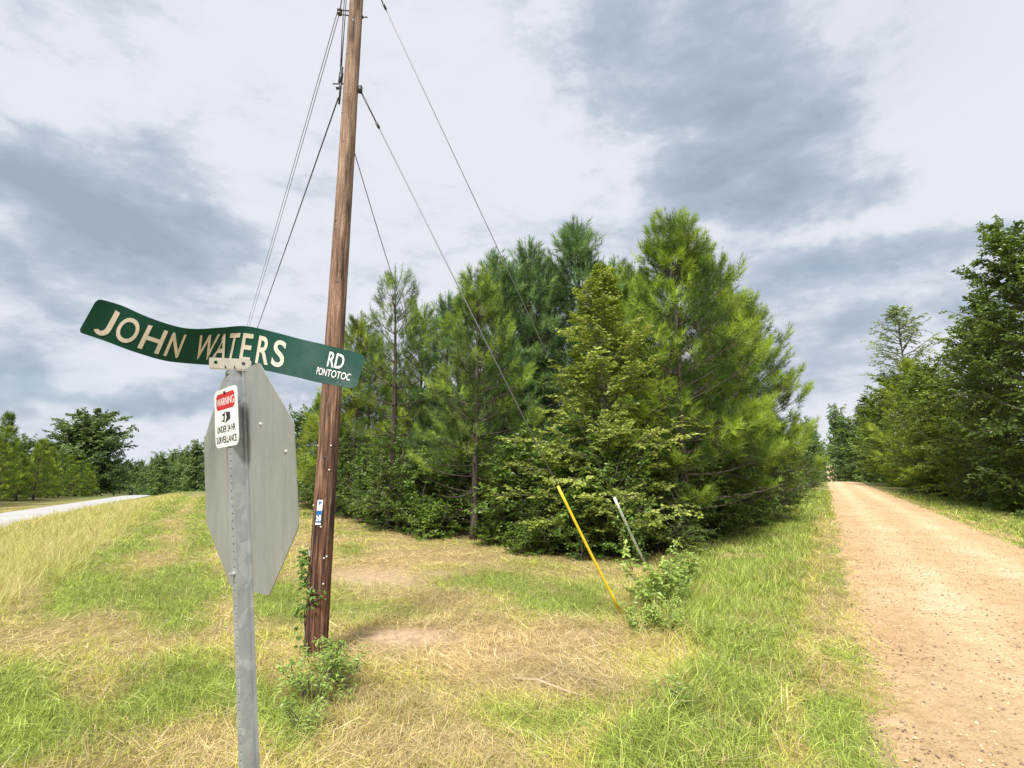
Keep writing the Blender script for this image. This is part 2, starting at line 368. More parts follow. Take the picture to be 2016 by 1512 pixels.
cc = mixc(nt, .6, cc, ramp(nt, n_t, [(.3, (.6, .58, .55)), (.55, (1, 1, 1)), (.75, (1.2, 1.2, 1.2))]), 'MULTIPLY')
tc = N.new('ShaderNodeTexCoord'); vm = N.new('ShaderNodeVectorMath'); vm.operation = 'DOT_PRODUCT'; L.new(tc.outputs['Object'], vm.inputs[0]); vm.inputs[1].default_value = (GNRM[0], GNRM[1], 0)
def mth(op, a, b_):
    n = N.new('ShaderNodeMath'); n.operation = op
    for i_, v_ in enumerate((a, b_)):
        if isinstance(v_, (int, float)): n.inputs[i_].default_value = float(v_)
        else: L.new(v_, n.inputs[i_])
    return n.outputs[0]
qv = mth('ADD', mth('SUBTRACT', vm.outputs['Value'], float(GL0 @ GNRM)), mth('MULTIPLY', mth('SUBTRACT', nnoise(nt, .35, 3), .5), .9))
trk = mth('ABSOLUTE', mth('SUBTRACT', mth('ABSOLUTE', mth('SUBTRACT', qv, GW / 2), 0), .85), 0)      # 0 in the two wheel tracks
wear = ramp(nt, mth('ADD', trk, mth('MULTIPLY', mth('SUBTRACT', n_mid, .5), .6)), [(.0, (1.10, 1.10, 1.12)), (.35, (1.0, .99, .97)), (.62, (.92, .885, .84)), (.95, (.95, .91, .85))])
cc = mixc(nt, 1.0, cc, wear, 'MULTIPLY')
cc = mixc(nt, .9, cc, ramp(nt, nnoise(nt, 17, 5, .8), [(.30, (.42, .36, .30)), (.40, (.86, .83, .79)), (.50, (1.03, 1.03, 1.03)), (.70, (1.1, 1.1, 1.12))]), 'MULTIPLY')
L.new(cc, b.inputs['Base Color']); b.inputs['Roughness'].default_value = .95; b.inputs['Specular IOR Level'].default_value = .15; bump(nt, b, n_f, .9, .02)
M['gravel'] = m
strip('gravel_road', GL0, GDIR, GNRM, -.02, GW + .1, -14, 640, M['gravel'], .012, .3, label='sandy orange gravel lane running up to a crest')
m, nt, N, L, b = mat('old_asphalt')
n_f = nnoise(nt, 30, 7, .7); n_b = nnoise(nt, .6, 5)
L.new(mixc(nt, .6, ramp(nt, n_f, [(.3, (.34, .335, .33)), (.7, (.50, .49, .48))]), ramp(nt, n_b, [(.3, (.8, .8, .8)), (.7, (1.1, 1.1, 1.1))]), 'MULTIPLY'), b.inputs['Base Color'])
b.inputs['Roughness'].default_value = .85; bump(nt, b, n_f, .3, .01); M['asphalt'] = m
strip('paved_road', POLE, LDIR, LNRM, 9.2, 13.2, -60, 130, M['asphalt'], .02, .05, label='pale grey paved road beyond the tall grass')

# ------------------------------------------------------------------ vegetation
def unit(v): return v / (np.linalg.norm(v) + 1e-9)
def make_pine(seed, H=8.5, rmax=2.0, base=.12, nwh=17, tufts=1, cone=.75, green=((.075, .15, .032), (.13, .20, .035)), lean=.15, up=.5, bare_low=.0, kneed=46, nl=.17, nw=.0075, leaders=1, side=None):
    rs = np.random.default_rng(seed); wood = MB(); crown = MB()
    t = np.linspace(0, 1, 12)
    ax = np.stack([lean * np.sin(t * 2.2 + seed) * t * .6, lean * np.cos(t * 1.7 + seed) * t * .5, t * (H - .25)], 1)
    rad = .012 + (H * .0135) * (1 - t) ** .9; rad[0] *= 1.25
    wood.tube(ax, rad, 8)
    TP, TD, TL, TC, TS = [], [], [], [], []; tone = [1.0]
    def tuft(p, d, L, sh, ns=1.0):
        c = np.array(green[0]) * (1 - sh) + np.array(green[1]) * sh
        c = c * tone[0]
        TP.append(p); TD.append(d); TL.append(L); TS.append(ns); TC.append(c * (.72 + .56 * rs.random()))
    tuft(ax[-1] + (0, 0, .1), np.array([0, 0, 1.]), .55, .2, .5); wood.tube([ax[-1], ax[-1] + (0, 0, .55)], [.01, .005], 4)
    tuft(ax[-1] - (0, 0, .3), np.array([0, 0, 1.]), .4, .2)
    hs = base + (1 - base) * (np.arange(nwh) + rs.random(nwh) * .5) / nwh
    for wi, h in enumerate(hs):
        if h > .985: continue
        o = np.array([np.interp(h, t, ax[:, i]) for i in range(3)])
        hh = (h - base) / (1 - base)
        prof = rmax * ((1 - hh) ** cone * .97 + .05) * (.55 + .45 * min(1, hh / .22))
        nb = rs.integers(4, 7); a0 = rs.random() * 6.28
        for bi in range(nb):
            a = a0 + bi * 6.283 / nb + rs.normal() * .25
            L = prof * (.58 + .62 * rs.random()); tone[0] = .78 + .44 * rs.random()
            if side is not None: L *= 1 + .45 * max(0, math.cos(a - side[0])) * side[1]
            e0 = R(6 + 68 * hh ** 1.5 + rs.normal() * 8)
            hd = np.array([math.cos(a), math.sin(a), 0])
            tt = np.linspace(0, 1, 6)
            P = o + hd * (tt * L * math.cos(e0))[:, None] + np.array([0, 0, 1.]) * (tt * L * math.sin(e0) + up * L * .45 * tt ** 2.2 - .18 * L * tt * (1 - hh))[:, None]
            wood.tube(P, np.linspace(.008 + .010 * L, .005, 6), 4, cap=False)
            tipd = unit(P[-1] - P[-2] + np.array([0, 0, .25]))
            if hh < bare_low and rs.random() < .75:      # dead lower limbs
                for q in range(3):
                    k = rs.uniform(.4, .95); c0 = o + (P[-1] - o) * k
                    wood.tube([c0, c0 + (hd * .3 + rs.normal(size=3) * .2) * L * .5], [.005, .002], 3, cap=False)
                continue
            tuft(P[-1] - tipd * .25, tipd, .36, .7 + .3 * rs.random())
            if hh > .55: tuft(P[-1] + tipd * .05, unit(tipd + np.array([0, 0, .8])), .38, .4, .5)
            nsub = int((3.0 + L * 6.2) * tufts)
            for q in range(nsub):
                k = 1 - (1 - .12) * rs.random() ** 1.1
                c0 = np.array([np.interp(k, tt, P[:, i]) for i in range(3)])
                sa = rs.choice([-1, 1]) * R(28 + 40 * rs.random()); hd2 = np.array([math.cos(a + sa), math.sin(a + sa), 0])
                l2 = (.16 + .50 * L * (1 - k) + .12 * rs.random())
                d2 = unit(hd2 + np.array([0, 0, .30 + .6 * hh + .35 * rs.normal() * .8]))
                p2 = c0 + d2 * l2
                if q % 2 == 0: wood.tube([c0, p2], [.006, .004], 3, cap=False)
                d3 = unit(d2 + np.array([0, 0, .45]))
                tuft(p2 - d3 * .12, d3, .30, np.clip((k - .5) * 1.8 + .5 * (rs.random() - .5), 0, 1))  # inward tufts darker: older needles, plus crown shade put into the colour
    for li in range(leaders - 1):    # extra leading shoots
        a = rs.random() * 6.28; o = ax[-3]; hd = np.array([math.cos(a), math.sin(a), 0]); tt = np.linspace(0, 1, 5)
        L = H * .16
        P = o + hd * (np.sqrt(tt) * L * .45)[:, None] + np.array([0, 0, 1.]) * (tt * L)[:, None]
        wood.tube(P, np.linspace(.02, .006, 5), 5)
        for q in range(16):
            k = rs.random(); c0 = np.array([np.interp(k, tt, P[:, i]) for i in range(3)]); b = rs.random() * 6.28
            d = unit(np.array([math.cos(b), math.sin(b), 1.0])); l = .12 + .5 * (1 - k); wood.tube([c0, c0 + d * l], [.006, .003], 3, cap=False)
            tuft(c0 + d * l * .8, unit(d + np.array([0, 0, .6])), .28, rs.random() * .5)
        tuft(P[-1] - (0, 0, .2), np.array([0, 0, 1.]), .4, .2)
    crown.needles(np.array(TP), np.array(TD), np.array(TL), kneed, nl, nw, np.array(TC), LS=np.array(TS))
    return dict(H=H + .62, parts=[('trunk', wood.mesh('trunk', M['pine_bark'])), ('crown', crown.mesh('crown', M['needle'], True))])

def make_broadleaf(seed, H=6.6, rmax=1.9, base=.08, nb=70, twigs=15, nleaf=13, ll=.075, lw=.042, green=((.10, .155, .022), (.17, .22, .035)), flat=.8, prof=None, droop=.25, trunk_r=.07, elev=(20, 60), stems=1, lean=.2, updir=0.55, leafjit=.5, curve=.0):
    rs = np.random.default_rng(seed); wood = MB(); crown = MB(); LP, LD, LN, LC = [], [], [], []
    t = np.linspace(0, 1, 10)
    if prof is None: prof = lambda h: (1 - h) ** .6 * (.5 + .5 * min(1, h / .25))
    axes = []
    for si in range(stems):
        a = rs.random() * 6.28; k = lean * (1 if stems == 1 else 2.2)
        ax = np.stack([k * math.cos(a) * t ** 1.3 * H * .12 + .05 * np.sin(t * 5 + si), k * math.sin(a) * t ** 1.3 * H * .12 + .05 * np.cos(t * 4 + si), t * H * (1 if si == 0 else rs.uniform(.7, .95))], 1)
        wood.tube(ax, np.linspace(trunk_r, trunk_r * .1, 10), 7); axes.append(ax)
    g0, g1 = np.array(green[0]), np.array(green[1])
    for bi in range(nb):
        h = base + (1 - base) * ((bi + rs.random()) / nb) * .99; ax = axes[bi % stems]
        o = np.array([np.interp(h, t, ax[:, i]) for i in range(3)]); hh = (h - base) / (1 - base)
        L = rmax * prof(hh) * (.5 + .6 * rs.random()) + .08; a = bi * 2.399 + rs.normal() * .4
        e0 = R(elev[0] + (elev[1] - elev[0]) * hh + rs.normal() * 10); hd = np.array([math.cos(a), math.sin(a), 0]); tt = np.linspace(0, 1, 6)
        P = o + hd * (tt * L * math.cos(e0))[:, None] + np.array([0, 0, 1.]) * (tt * L * math.sin(e0) - droop * L * tt ** 2)[:, None]
        P[1:-1] += rs.normal(size=(4, 3)) * .04 * L
        wood.tube(P, np.linspace(.006 + .012 * L, .003, 6), 4, cap=False)
        cb = rs.random() * .7; tone = .82 + .36 * rs.random()
        for q in range(twigs):
            k = .18 + .82 * (q + rs.random()) / twigs
            c0 = np.array([np.interp(k, tt, P[:, i]) for i in range(3)])
            sgn = 1 if q % 2 else -1; sa = sgn * R(30 + 35 * rs.random())
            if q == twigs - 1: sa *= .2
            l2 = (.12 + .38 * L * (1.05 - k) ** .8) * (.6 + .6 * rs.random())
            d2 = unit(np.array([math.cos(a + sa), math.sin(a + sa), (rs.normal() * (1 - flat) + .08 - droop * .5 + .5 * math.sin(e0) * .6)]))
            n = max(3, int(nleaf * min(1.6, .35 + l2 / (ll * nleaf * .42))))
            kk = (np.arange(n) + rs.random(n) * .6) / n
            pts = c0 + d2 * (kk * l2)[:, None] - np.array([0, 0, 1.]) * (droop * .4 * l2 * kk ** 2)[:, None]
            if l2 > .3: wood.tube([c0, c0 + d2 * l2 * .9], [.004, .002], 3, cap=False)
            side = np.cross(d2, [0, 0, 1.]); sg = np.where(np.arange(n) % 2, 1, -1)[:, None]
            LD.append(d2 * .55 + side * sg * .85 + rs.normal(size=(n, 3)) * .25 - np.array([0, 0, .15]))
            LN.append(np.array([0, 0, updir + .4]) + rs.normal(size=(n, 3)) * leafjit + hd * .25)
            LP.append(pts + rs.normal(size=(n, 3)) * .012)
            ct = np.clip(cb + .3 * rs.random((n, 1)), 0, 1); LC.append((g0 * (1 - ct) + g1 * ct) * tone * (.8 + .4 * rs.random((n, 1))))
    LP, LD, LN, LC = map(np.concatenate, (LP, LD, LN, LC)); n = len(LP)
    crown.leaves(LP, LD, LN, ll * (.7 + .6 * rs.random(n)), lw * (.7 + .6 * rs.random(n)), LC)
    return dict(H=H, parts=[('trunk', wood.mesh('trunk', M['oak_bark'])), ('crown', crown.mesh('crown', M['leaf'], True))])

def put(proto, name, loc, s, rz, label, cat, group=None, sxy=None):
    e = empty(name, (float(loc[0]), float(loc[1]), float(loc[2])), label, cat, group)
    e.scale = (sxy or s, sxy or s, s); e.rotation_euler[2] = rz
    for nm, me in proto['parts']:
        if name in ('shrub', 'weed', 'low_shrub'): nm = {'trunk': 'stem', 'crown': 'foliage'}[nm]
        link(nm, me, e)
    return e
def height_for(base, topy):
    lo, hi = .2, 40
    for _ in range(40):
        mid = (lo + hi) / 2
        y = proj(np.array(base) + [0, 0, mid])[1]
        if y > topy: lo = mid
        else: hi = mid
    return lo
def ground_at(px, py):
    P = at(px, py)
    for _ in range(25): P = at(px, py, float(terrain(P[0], P[1])))
    return np.array([P[0], P[1], float(terrain(P[0], P[1]))])
def grow(proto, name, bx, by, topy, rz, label, cat, group=None, wide=1.0):
    b = ground_at(bx, by); b[2] -= .04; s = height_for(b, topy) / proto['H']
    return put(proto, name, b, s, rz, label, cat, group, sxy=s * wide)
def put_at(proto, name, x, y, h, rz, label, cat, group=None, wide=1.0):
    z = float(terrain(x, y)) - .05; s = h / proto['H']
    return put(proto, name, (x, y, z), s, rz, label, cat, group, sxy=s * wide)

BLUEG = ((.06, .13, .045), (.27, .42, .13)); YELG = ((.09, .15, .015), (.40, .48, .05))
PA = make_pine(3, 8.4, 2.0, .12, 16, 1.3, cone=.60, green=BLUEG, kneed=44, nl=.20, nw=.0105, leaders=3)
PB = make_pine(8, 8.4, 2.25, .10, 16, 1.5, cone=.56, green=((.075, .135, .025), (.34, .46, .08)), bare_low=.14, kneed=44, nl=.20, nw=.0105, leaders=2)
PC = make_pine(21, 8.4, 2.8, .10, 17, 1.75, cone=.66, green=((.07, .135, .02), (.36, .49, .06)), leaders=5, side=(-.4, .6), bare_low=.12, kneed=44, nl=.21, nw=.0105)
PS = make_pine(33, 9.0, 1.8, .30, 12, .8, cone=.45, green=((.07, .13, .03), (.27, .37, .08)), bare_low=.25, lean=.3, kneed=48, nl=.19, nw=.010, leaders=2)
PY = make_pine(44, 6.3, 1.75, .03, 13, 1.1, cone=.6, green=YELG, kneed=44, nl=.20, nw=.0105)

GP = 'pines of the thick stand'
grow(PS, 'pine_tree', 765, 1040, 512, .4, 'slim sparse pine with bare grey lower trunk just right of the utility pole', 'tree')
grow(PB, 'pine_tree', 933, 1062, 510, 1.2, 'pine with shaggy vine-wrapped trunk at the front edge of the stand', 'tree')
grow(PA, 'pine_tree', 966, 1035, 478, 2.2, 'blue-green pine top where the uppermost guy wire meets the trees', 'tree')
grow(PA, 'pine_tree', 1042, 1030, 450, 4.0, 'narrow blue-green pine standing left of the leafy elm-like tree', 'tree')
grow(PA, 'pine_tree', 1152, 1025, 418, .7, 'tall blue-green pine rising straight behind the leafy elm-like tree', 'tree', wide=1.15)
grow(PC, 'pine_tree', 1352, 1078, 405, .5, 'largest bright green pine, many-pointed top, beside the gravel road', 'tree')
grow(PC, 'pine_tree', 1415, 1050, 470, 2.9, 'bushy pine crowding the right flank of the largest pine', 'tree', wide=.9)
grow(PC, 'pine_tree', 1488, 1032, 565, .25, 'spreading pine whose outer boughs reach towards the gravel road', 'tree', wide=.98)
for i, (bx, by, ty, pr, wd, lb) in enumerate([(690, 1005, 600, PY, 1.1, 'yellow-green pine showing just right of the wooden utility pole'), (820, 1022, 585, PB, 1, 'pine filling the gap right of the slim sparse pine'),
        (872, 1030, 560, PA, 1, 'blue-green pine behind the vine-wrapped pine trunk, on its side towards the utility pole'), (1010, 1020, 520, PB, 1, 'mid-green pine squeezed between the two narrow blue-green pines'),
        (1090, 1018, 500, PA, 1.1, 'blue-green pine peering over the left shoulder of the leafy elm-like tree'), (1220, 1022, 490, PA, 1.1, 'blue-green pine peering over the right shoulder of the leafy elm-like tree'),
        (1270, 1028, 500, PB, 1.0, 'mid-green pine wedged between leafy elm-like tree and largest pine'), (1450, 1030, 560, PB, 1.1, 'mid-green pine between the bushy flanking pine and the spreading one'),
        (640, 985, 760, PY, 1.2, 'low yellow-green pine glimpsed between octagonal sign and utility pole'), (720, 1000, 640, PB, 1.0, 'pine between utility pole and slim sparse pine, with lower rounded top')]):
    grow(pr, 'pine_tree', bx, by, ty, i * 1.9 + .3, lb, 'tree', GP, wd)
for i in range(26):     # deeper rows of the stand
    px = 600 + 960 * ((i * .618) % 1); d = 24 + 22 * ((i * .37) % 1); X = (px - CX) / F * d
    s_, p_ = left_sp(X, d); g_, q_ = grav_sp(X, d)
    if p_ > -3 or q_ > -4: continue
    put_at((PA, PB, PY)[i % 3], 'pine_tree', X, d, 7.4 + 1.6 * ((i * .29) % 1), i * 2.1, 'young pine deep inside the stand, half hidden by those before it', 'tree', 'pines deep in the stand', 1.1)
for i, (g_, q_, h) in enumerate([(22, -4.0, 7.0), (27, -3.7, 6.2), (33, -3.5, 5.8), (40, -3.4, 5.6), (48, -3.4, 5.4), (56, -3.3, 5.4), (65, -3.3, 5.4), (75, -3.3, 5.6), (86, -3.4, 5.6)]):
    P = GL0 + GDIR * g_ + GNRM * q_
    put_at(PY, 'pine_tree', P[0], P[1], h, i * 1.3, 'small yellow-green pine in the row along the left verge of the gravel road', 'tree', 'pines lining the gravel road', 1.0)

ELM = make_broadleaf(5, 6.6, 2.5, .05, 105, 18, 15, .078, .046, green=((.19, .25, .04), (.40, .46, .11)), flat=.72, droop=.16, elev=(12, 70), leafjit=.65, prof=lambda h: (1 - h) ** .62 * (.8 + .2 * min(1, h / .2)))
grow(ELM, 'leafy_tree', 1190, 1092, 538, .3, 'yellow-green small-leaved tree with layered sprays in front of the pines', 'tree', wide=1.12)

SH_A = make_broadleaf(61, 2.2, 1.3, .04, 46, 11, 9, .085, .055, green=((.08, .15, .025), (.20, .30, .06)), flat=.5, droop=.15, trunk_r=.025, elev=(15, 70), stems=4, lean=.8, prof=lambda h: .55 + .45 * math.sin(3.0 * min(1, h + .1)))
SH_B = make_broadleaf(62, 2.6, 1.5, .03, 52, 11, 10, .075, .045, green=((.065, .12, .02), (.15, .22, .04)), flat=.45, droop=.2, trunk_r=.025, elev=(10, 70), stems=5, lean=.8, prof=lambda h: .6 + .4 * math.sin(3.0 * min(1, h + .15)))
SH_C = make_broadleaf(63, .9, .8, .02, 30, 8, 7, .07, .05, green=((.09, .16, .025), (.20, .30, .05)), flat=.4, droop=.1, trunk_r=.01, elev=(15, 70), stems=4, lean=.9, prof=lambda h: .7)
for i, (bx, by, ty, pr, lb, wd) in enumerate([
    (690, 1012, 880, SH_B, 'dark green shrub mass behind the utility pole', 1.1), (735, 1030, 900, SH_B, 'dark shrub below the slim sparse pine', 1.0),
    (820, 1050, 915, SH_A, 'bright broad-leaved shrub left of the vine-wrapped pine trunk', 1.0), (850, 1062, 1000, SH_C, 'low leafy clump below the bright broad-leaved shrub', 1.3),
    (1015, 1068, 930, SH_B, 'dark shrub right of the vine-wrapped pine trunk', 1.0), (1075, 1090, 975, SH_A, 'leafy shrub left of the yellow guy marker', 1.0),
    (1150, 1100, 960, SH_A, 'pale-leaved shrub behind the yellow guy marker', .9), (1230, 1102, 905, SH_A, 'vine-covered shrub around the white guy marker', .85),
    (1330, 1090, 960, SH_B, 'shadowed shrub at the foot of the largest pine', 1.0), (1420, 1062, 985, SH_A, 'low bright shrub right of the largest pine', 1.1),
    (1490, 1040, 970, SH_B, 'brushy shrub below the spreading pine boughs', 1.0), (960, 1075, 1040, SH_C, 'low green ground shrub in front of the vine-wrapped trunk', 1.4),
    (1030, 1092, 1050, SH_C, 'low green ground shrub in front of the dark shrub', 1.5), (630, 998, 900, SH_B, 'dark shrub glimpsed between steel sign and utility pole', 1.0)]):
    grow(pr, 'shrub', bx, by, ty, i * 1.7, lb, 'shrub', None, wd)
for i in range(26):
    k = i / 25 * (len(STAND) - 1); j = min(int(k), len(STAND) - 2); e = STAND[j] * (1 - k + j) + STAND[j + 1] * (k - j)
    d = e / np.linalg.norm(e); P = e + d * (1.6 + 2.2 * ((i * .618) % 1))
    put_at((SH_B, SH_A)[i % 3 == 1], 'shrub', P[0], P[1], 2.0 + 1.2 * ((i * .37) % 1), i * 2.3, 'dark understorey shrub in the shade under the stand', 'shrub', 'understorey shrubs of the stand', 1.15)

# right side wall of trees
dome = lambda h: .55 + .5 * math.sin(2.9 * min(1, h * .95 + .12))
DK = ((.06, .11, .022), (.20, .29, .06))
OAK_R = make_broadleaf(71, 9.5, 2.9, .03, 130, 17, 13, .125, .09, green=DK, flat=.4, droop=.2, trunk_r=.13, elev=(0, 70), prof=dome, lean=.5)
OAK_M = make_broadleaf(72, 7.0, 2.2, .03, 100, 16, 13, .11, .075, green=((.09, .15, .022), (.26, .35, .055)), flat=.4, droop=.18, trunk_r=.1, elev=(0, 70), prof=dome, lean=.5)
THIN = make_broadleaf(73, 10.5, 2.2, .50, 52, 9, 7, .10, .07, green=((.20, .27, .11), (.36, .43, .20)), flat=.3, droop=.05, trunk_r=.08, elev=(35, 65), prof=lambda h: .9 * math.sin(3.1 * min(1, h * .8 + .2)), lean=.3)
def grow_q(proto, name, px, q, topy, rz, label, cat, group=None, wide=1.0):
    lo, hi = 0., 400.
    for _ in range(50):
        g = (lo + hi) / 2; P = GL0 + GDIR * g + GNRM * q
        if proj(np.array([P[0], P[1], 0.]))[0] > px: lo = g
        else: hi = g
    z = float(terrain(*P)); h = height_for((P[0], P[1], z), topy)
    return put_at(proto, name, P[0], P[1], h, rz, label, cat, group, wide)
grow_q(OAK_R, 'leafy_tree', 2105, 8.6, 465, .2, 'big dark broad-leaved tree overhanging the right verge', 'tree', wide=.95)
grow_q(OAK_R, 'leafy_tree', 2010, 8.3, 610, 2.0, 'dark dense tree beside the big overhanging one', 'tree', wide=.95)
grow_q(OAK_M, 'leafy_tree', 1935, 8.0, 660, 1.0, 'mid-green leafy tree behind the right verge next to the dark dense tree', 'tree', wide=1.15)
grow_q(OAK_M, 'leafy_tree', 1885, 8.0, 735, 3.7, 'mid-green leafy tree hemmed between two taller neighbours on the right verge', 'tree', wide=1.3)
grow_q(THIN, 'leafy_tree', 1803, 9.0, 612, 1.0, 'tall thin tree with airy see-through crown above the right-hand trees', 'tree', wide=1.55)
grow_q(PY, 'pine_tree', 1862, 7.3, 745, 1.0, 'bright green pine among leafy trees on the right verge', 'tree', wide=1.2)
grow_q(PY, 'pine_tree', 1815, 8.0, 690, 3.0, 'yellow-green pine at the foot of the tall thin airy tree', 'tree', wide=1.2)
grow_q(OAK_M, 'leafy_tree', 1842, 7.8, 750, 2.1, 'bushy leafy tree beside the bright green pine on the right verge', 'tree', wide=1.3)
grow_q(OAK_M, 'leafy_tree', 1785, 7.8, 755, 2.6, 'leafy tree below the tall thin airy tree', 'tree', wide=1.3)
grow_q(OAK_M, 'leafy_tree', 1748, 7.6, 790, 4.1, 'leafy tree halfway along the right verge', 'tree', wide=1.3)
grow_q(OAK_M, 'leafy_tree', 1722, 7.6, 815, 5.1, 'leafy tree just before the light green pines on the right verge', 'tree', wide=1.3)
grow_q(PY, 'pine_tree', 1705, 7.4, 848, 2.0, 'light green pine near the road crest on the right verge', 'tree', wide=1.4)
grow_q(PY, 'pine_tree', 1690, 7.4, 862, 4.0, 'small light green pine beside the road crest', 'tree', wide=1.4)
for i in range(16):
    g_ = 9 + i * 5.2; q_ = GW + 3.2 + .6 * ((i * .618) % 1); P = GL0 + GDIR * g_ + GNRM * q_
    put_at((SH_B, SH_A, SH_B)[i % 3], 'shrub', P[0], P[1], 1.9 + 1.2 * ((i * .37) % 1), i * 1.9, 'dark brush shrub along the shaded right verge', 'shrub', 'brush along the right verge', 1.1)
for i in range(14):
    g_ = 12 + i * 6.5; q_ = GW + 6.5 + 2 * ((i * .618) % 1); P = GL0 + GDIR * g_ + GNRM * q_
    put_at((OAK_M, OAK_R)[i % 4 == 0], 'leafy_tree', P[0], P[1], 5.6 + 1.2 * ((i * .37) % 1), i * 2.9, 'leafy tree in the wood behind the right verge', 'tree', 'wood behind the right verge', 1.05)

# far woods
FAR = make_broadleaf(81, 11, 5.0, .06, 90, 13, 9, .34, .24, green=((.10, .175, .06), (.23, .33, .10)), flat=.3, droop=.15, trunk_r=.25, elev=(5, 70), prof=lambda h: .6 + .4 * math.sin(2.6 * min(1, h + .18)))
BIGOAK = make_broadleaf(82, 17.5, 10.0, .12, 150, 26, 14, .46, .34, green=((.10, .16, .055), (.22, .30, .10)), flat=.4, droop=.02, trunk_r=.5, elev=(0, 38), prof=lambda h: math.sqrt(max(0.02, 1 - (h * .93) ** 2.6)) * (.8 + .2 * min(1, h / .3)), lean=.4, stems=3)
put_at(BIGOAK, 'oak_tree', -90., 112., 17.6, .5, 'great spreading oak towering over the pines across the paved road', 'tree')
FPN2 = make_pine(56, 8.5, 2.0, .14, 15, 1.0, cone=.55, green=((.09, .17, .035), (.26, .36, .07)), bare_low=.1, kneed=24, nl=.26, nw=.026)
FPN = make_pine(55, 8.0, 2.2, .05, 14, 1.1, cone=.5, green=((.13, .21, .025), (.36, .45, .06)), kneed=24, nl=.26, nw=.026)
for i in range(30):
    s_ = 4 + i * 4.3; q_ = 19.5 + 1.6 * ((i * .618) % 1); P = POLE[:2] + LDIR * s_ + LNRM * q_; h = np.interp(s_, [0, 60, 115], [8.8, 8.6, 6.0]) * (.86 + .28 * ((i * .37) % 1))
    put_at((FPN, FPN2, FPN)[i % 3], 'pine_tree', P[0], P[1], h * (1.0, 1.15, .8)[i % 3], i * 1.7, 'young green pine in the hedge-like row across the paved road', 'tree', 'pines across the paved road', (.9, .85, 1.15)[i % 3])
for i in range(20):
    s_ = 0 + i * 6.3; q_ = 23.5 + 3 * ((i * .618) % 1); P = POLE[:2] + LDIR * s_ + LNRM * q_
    put_at((FPN, FAR)[i % 3 == 0], 'roadside_tree', P[0], P[1], np.interp(s_, [0, 60, 125], [9.6, 9.2, 6.5]) * (.9 + .2 * ((i * .41) % 1)), i * 2.7, 'tree in the second rank behind the pines across the paved road', 'tree', 'second rank across the paved road', 1.0)
for i, (px, d, top) in enumerate([(300, 165, 925), (325, 150, 908), (350, 170, 903), (372, 150, 898), (395, 130, 888), (420, 140, 885), (450, 120, 870), (480, 125, 870), (520, 110, 850), (560, 100, 845), (600, 80, 830), (275, 180, 922), (250, 190, 924), (225, 210, 920), (262, 260, 915), (310, 260, 912), (200, 230, 918), (288, 300, 914), (240, 300, 912), (340, 280, 905), (385, 260, 900)]):
    P = np.array([(px - CX) / F * d, d]); z = float(terrain(*P)); h = height_for((P[0], P[1], z), top)
    put_at(FAR, 'leafy_tree', P[0], P[1], h, i * 1.9, 'dark rounded tree in the wood where the paved road dips away', 'tree', 'wood where the paved road dips away', 1.0 if h < 14 else .8)
for i, (px, d, top) in enumerate([(1652, 112, 830), (1668, 104, 850), (1690, 98, 860), (1604, 190, 868), (1594, 165, 860), (1588, 210, 870), (1602, 260, 878), (1676, 230, 870), (1664, 300, 878), (1600, 420, 884), (1655, 410, 884), (1620, 720, 893), (1636, 730, 892), (1645, 700, 893), (1590, 120, 850), (1628, 700, 880), (1633, 660, 884), (1640, 690, 880), (1612, 640, 880), (1606, 600, 878)]):
    P = np.array([(px - CX) / F * d, d]); z = float(terrain(*P)); h = height_for((P[0], P[1], z), top)
    put_at(FAR, 'leafy_tree', P[0], P[1], h, i * 2.3, 'dark tree beyond the crest of the gravel road', 'tree', 'trees beyond the crest', 1.0 if h < 12 else .7)

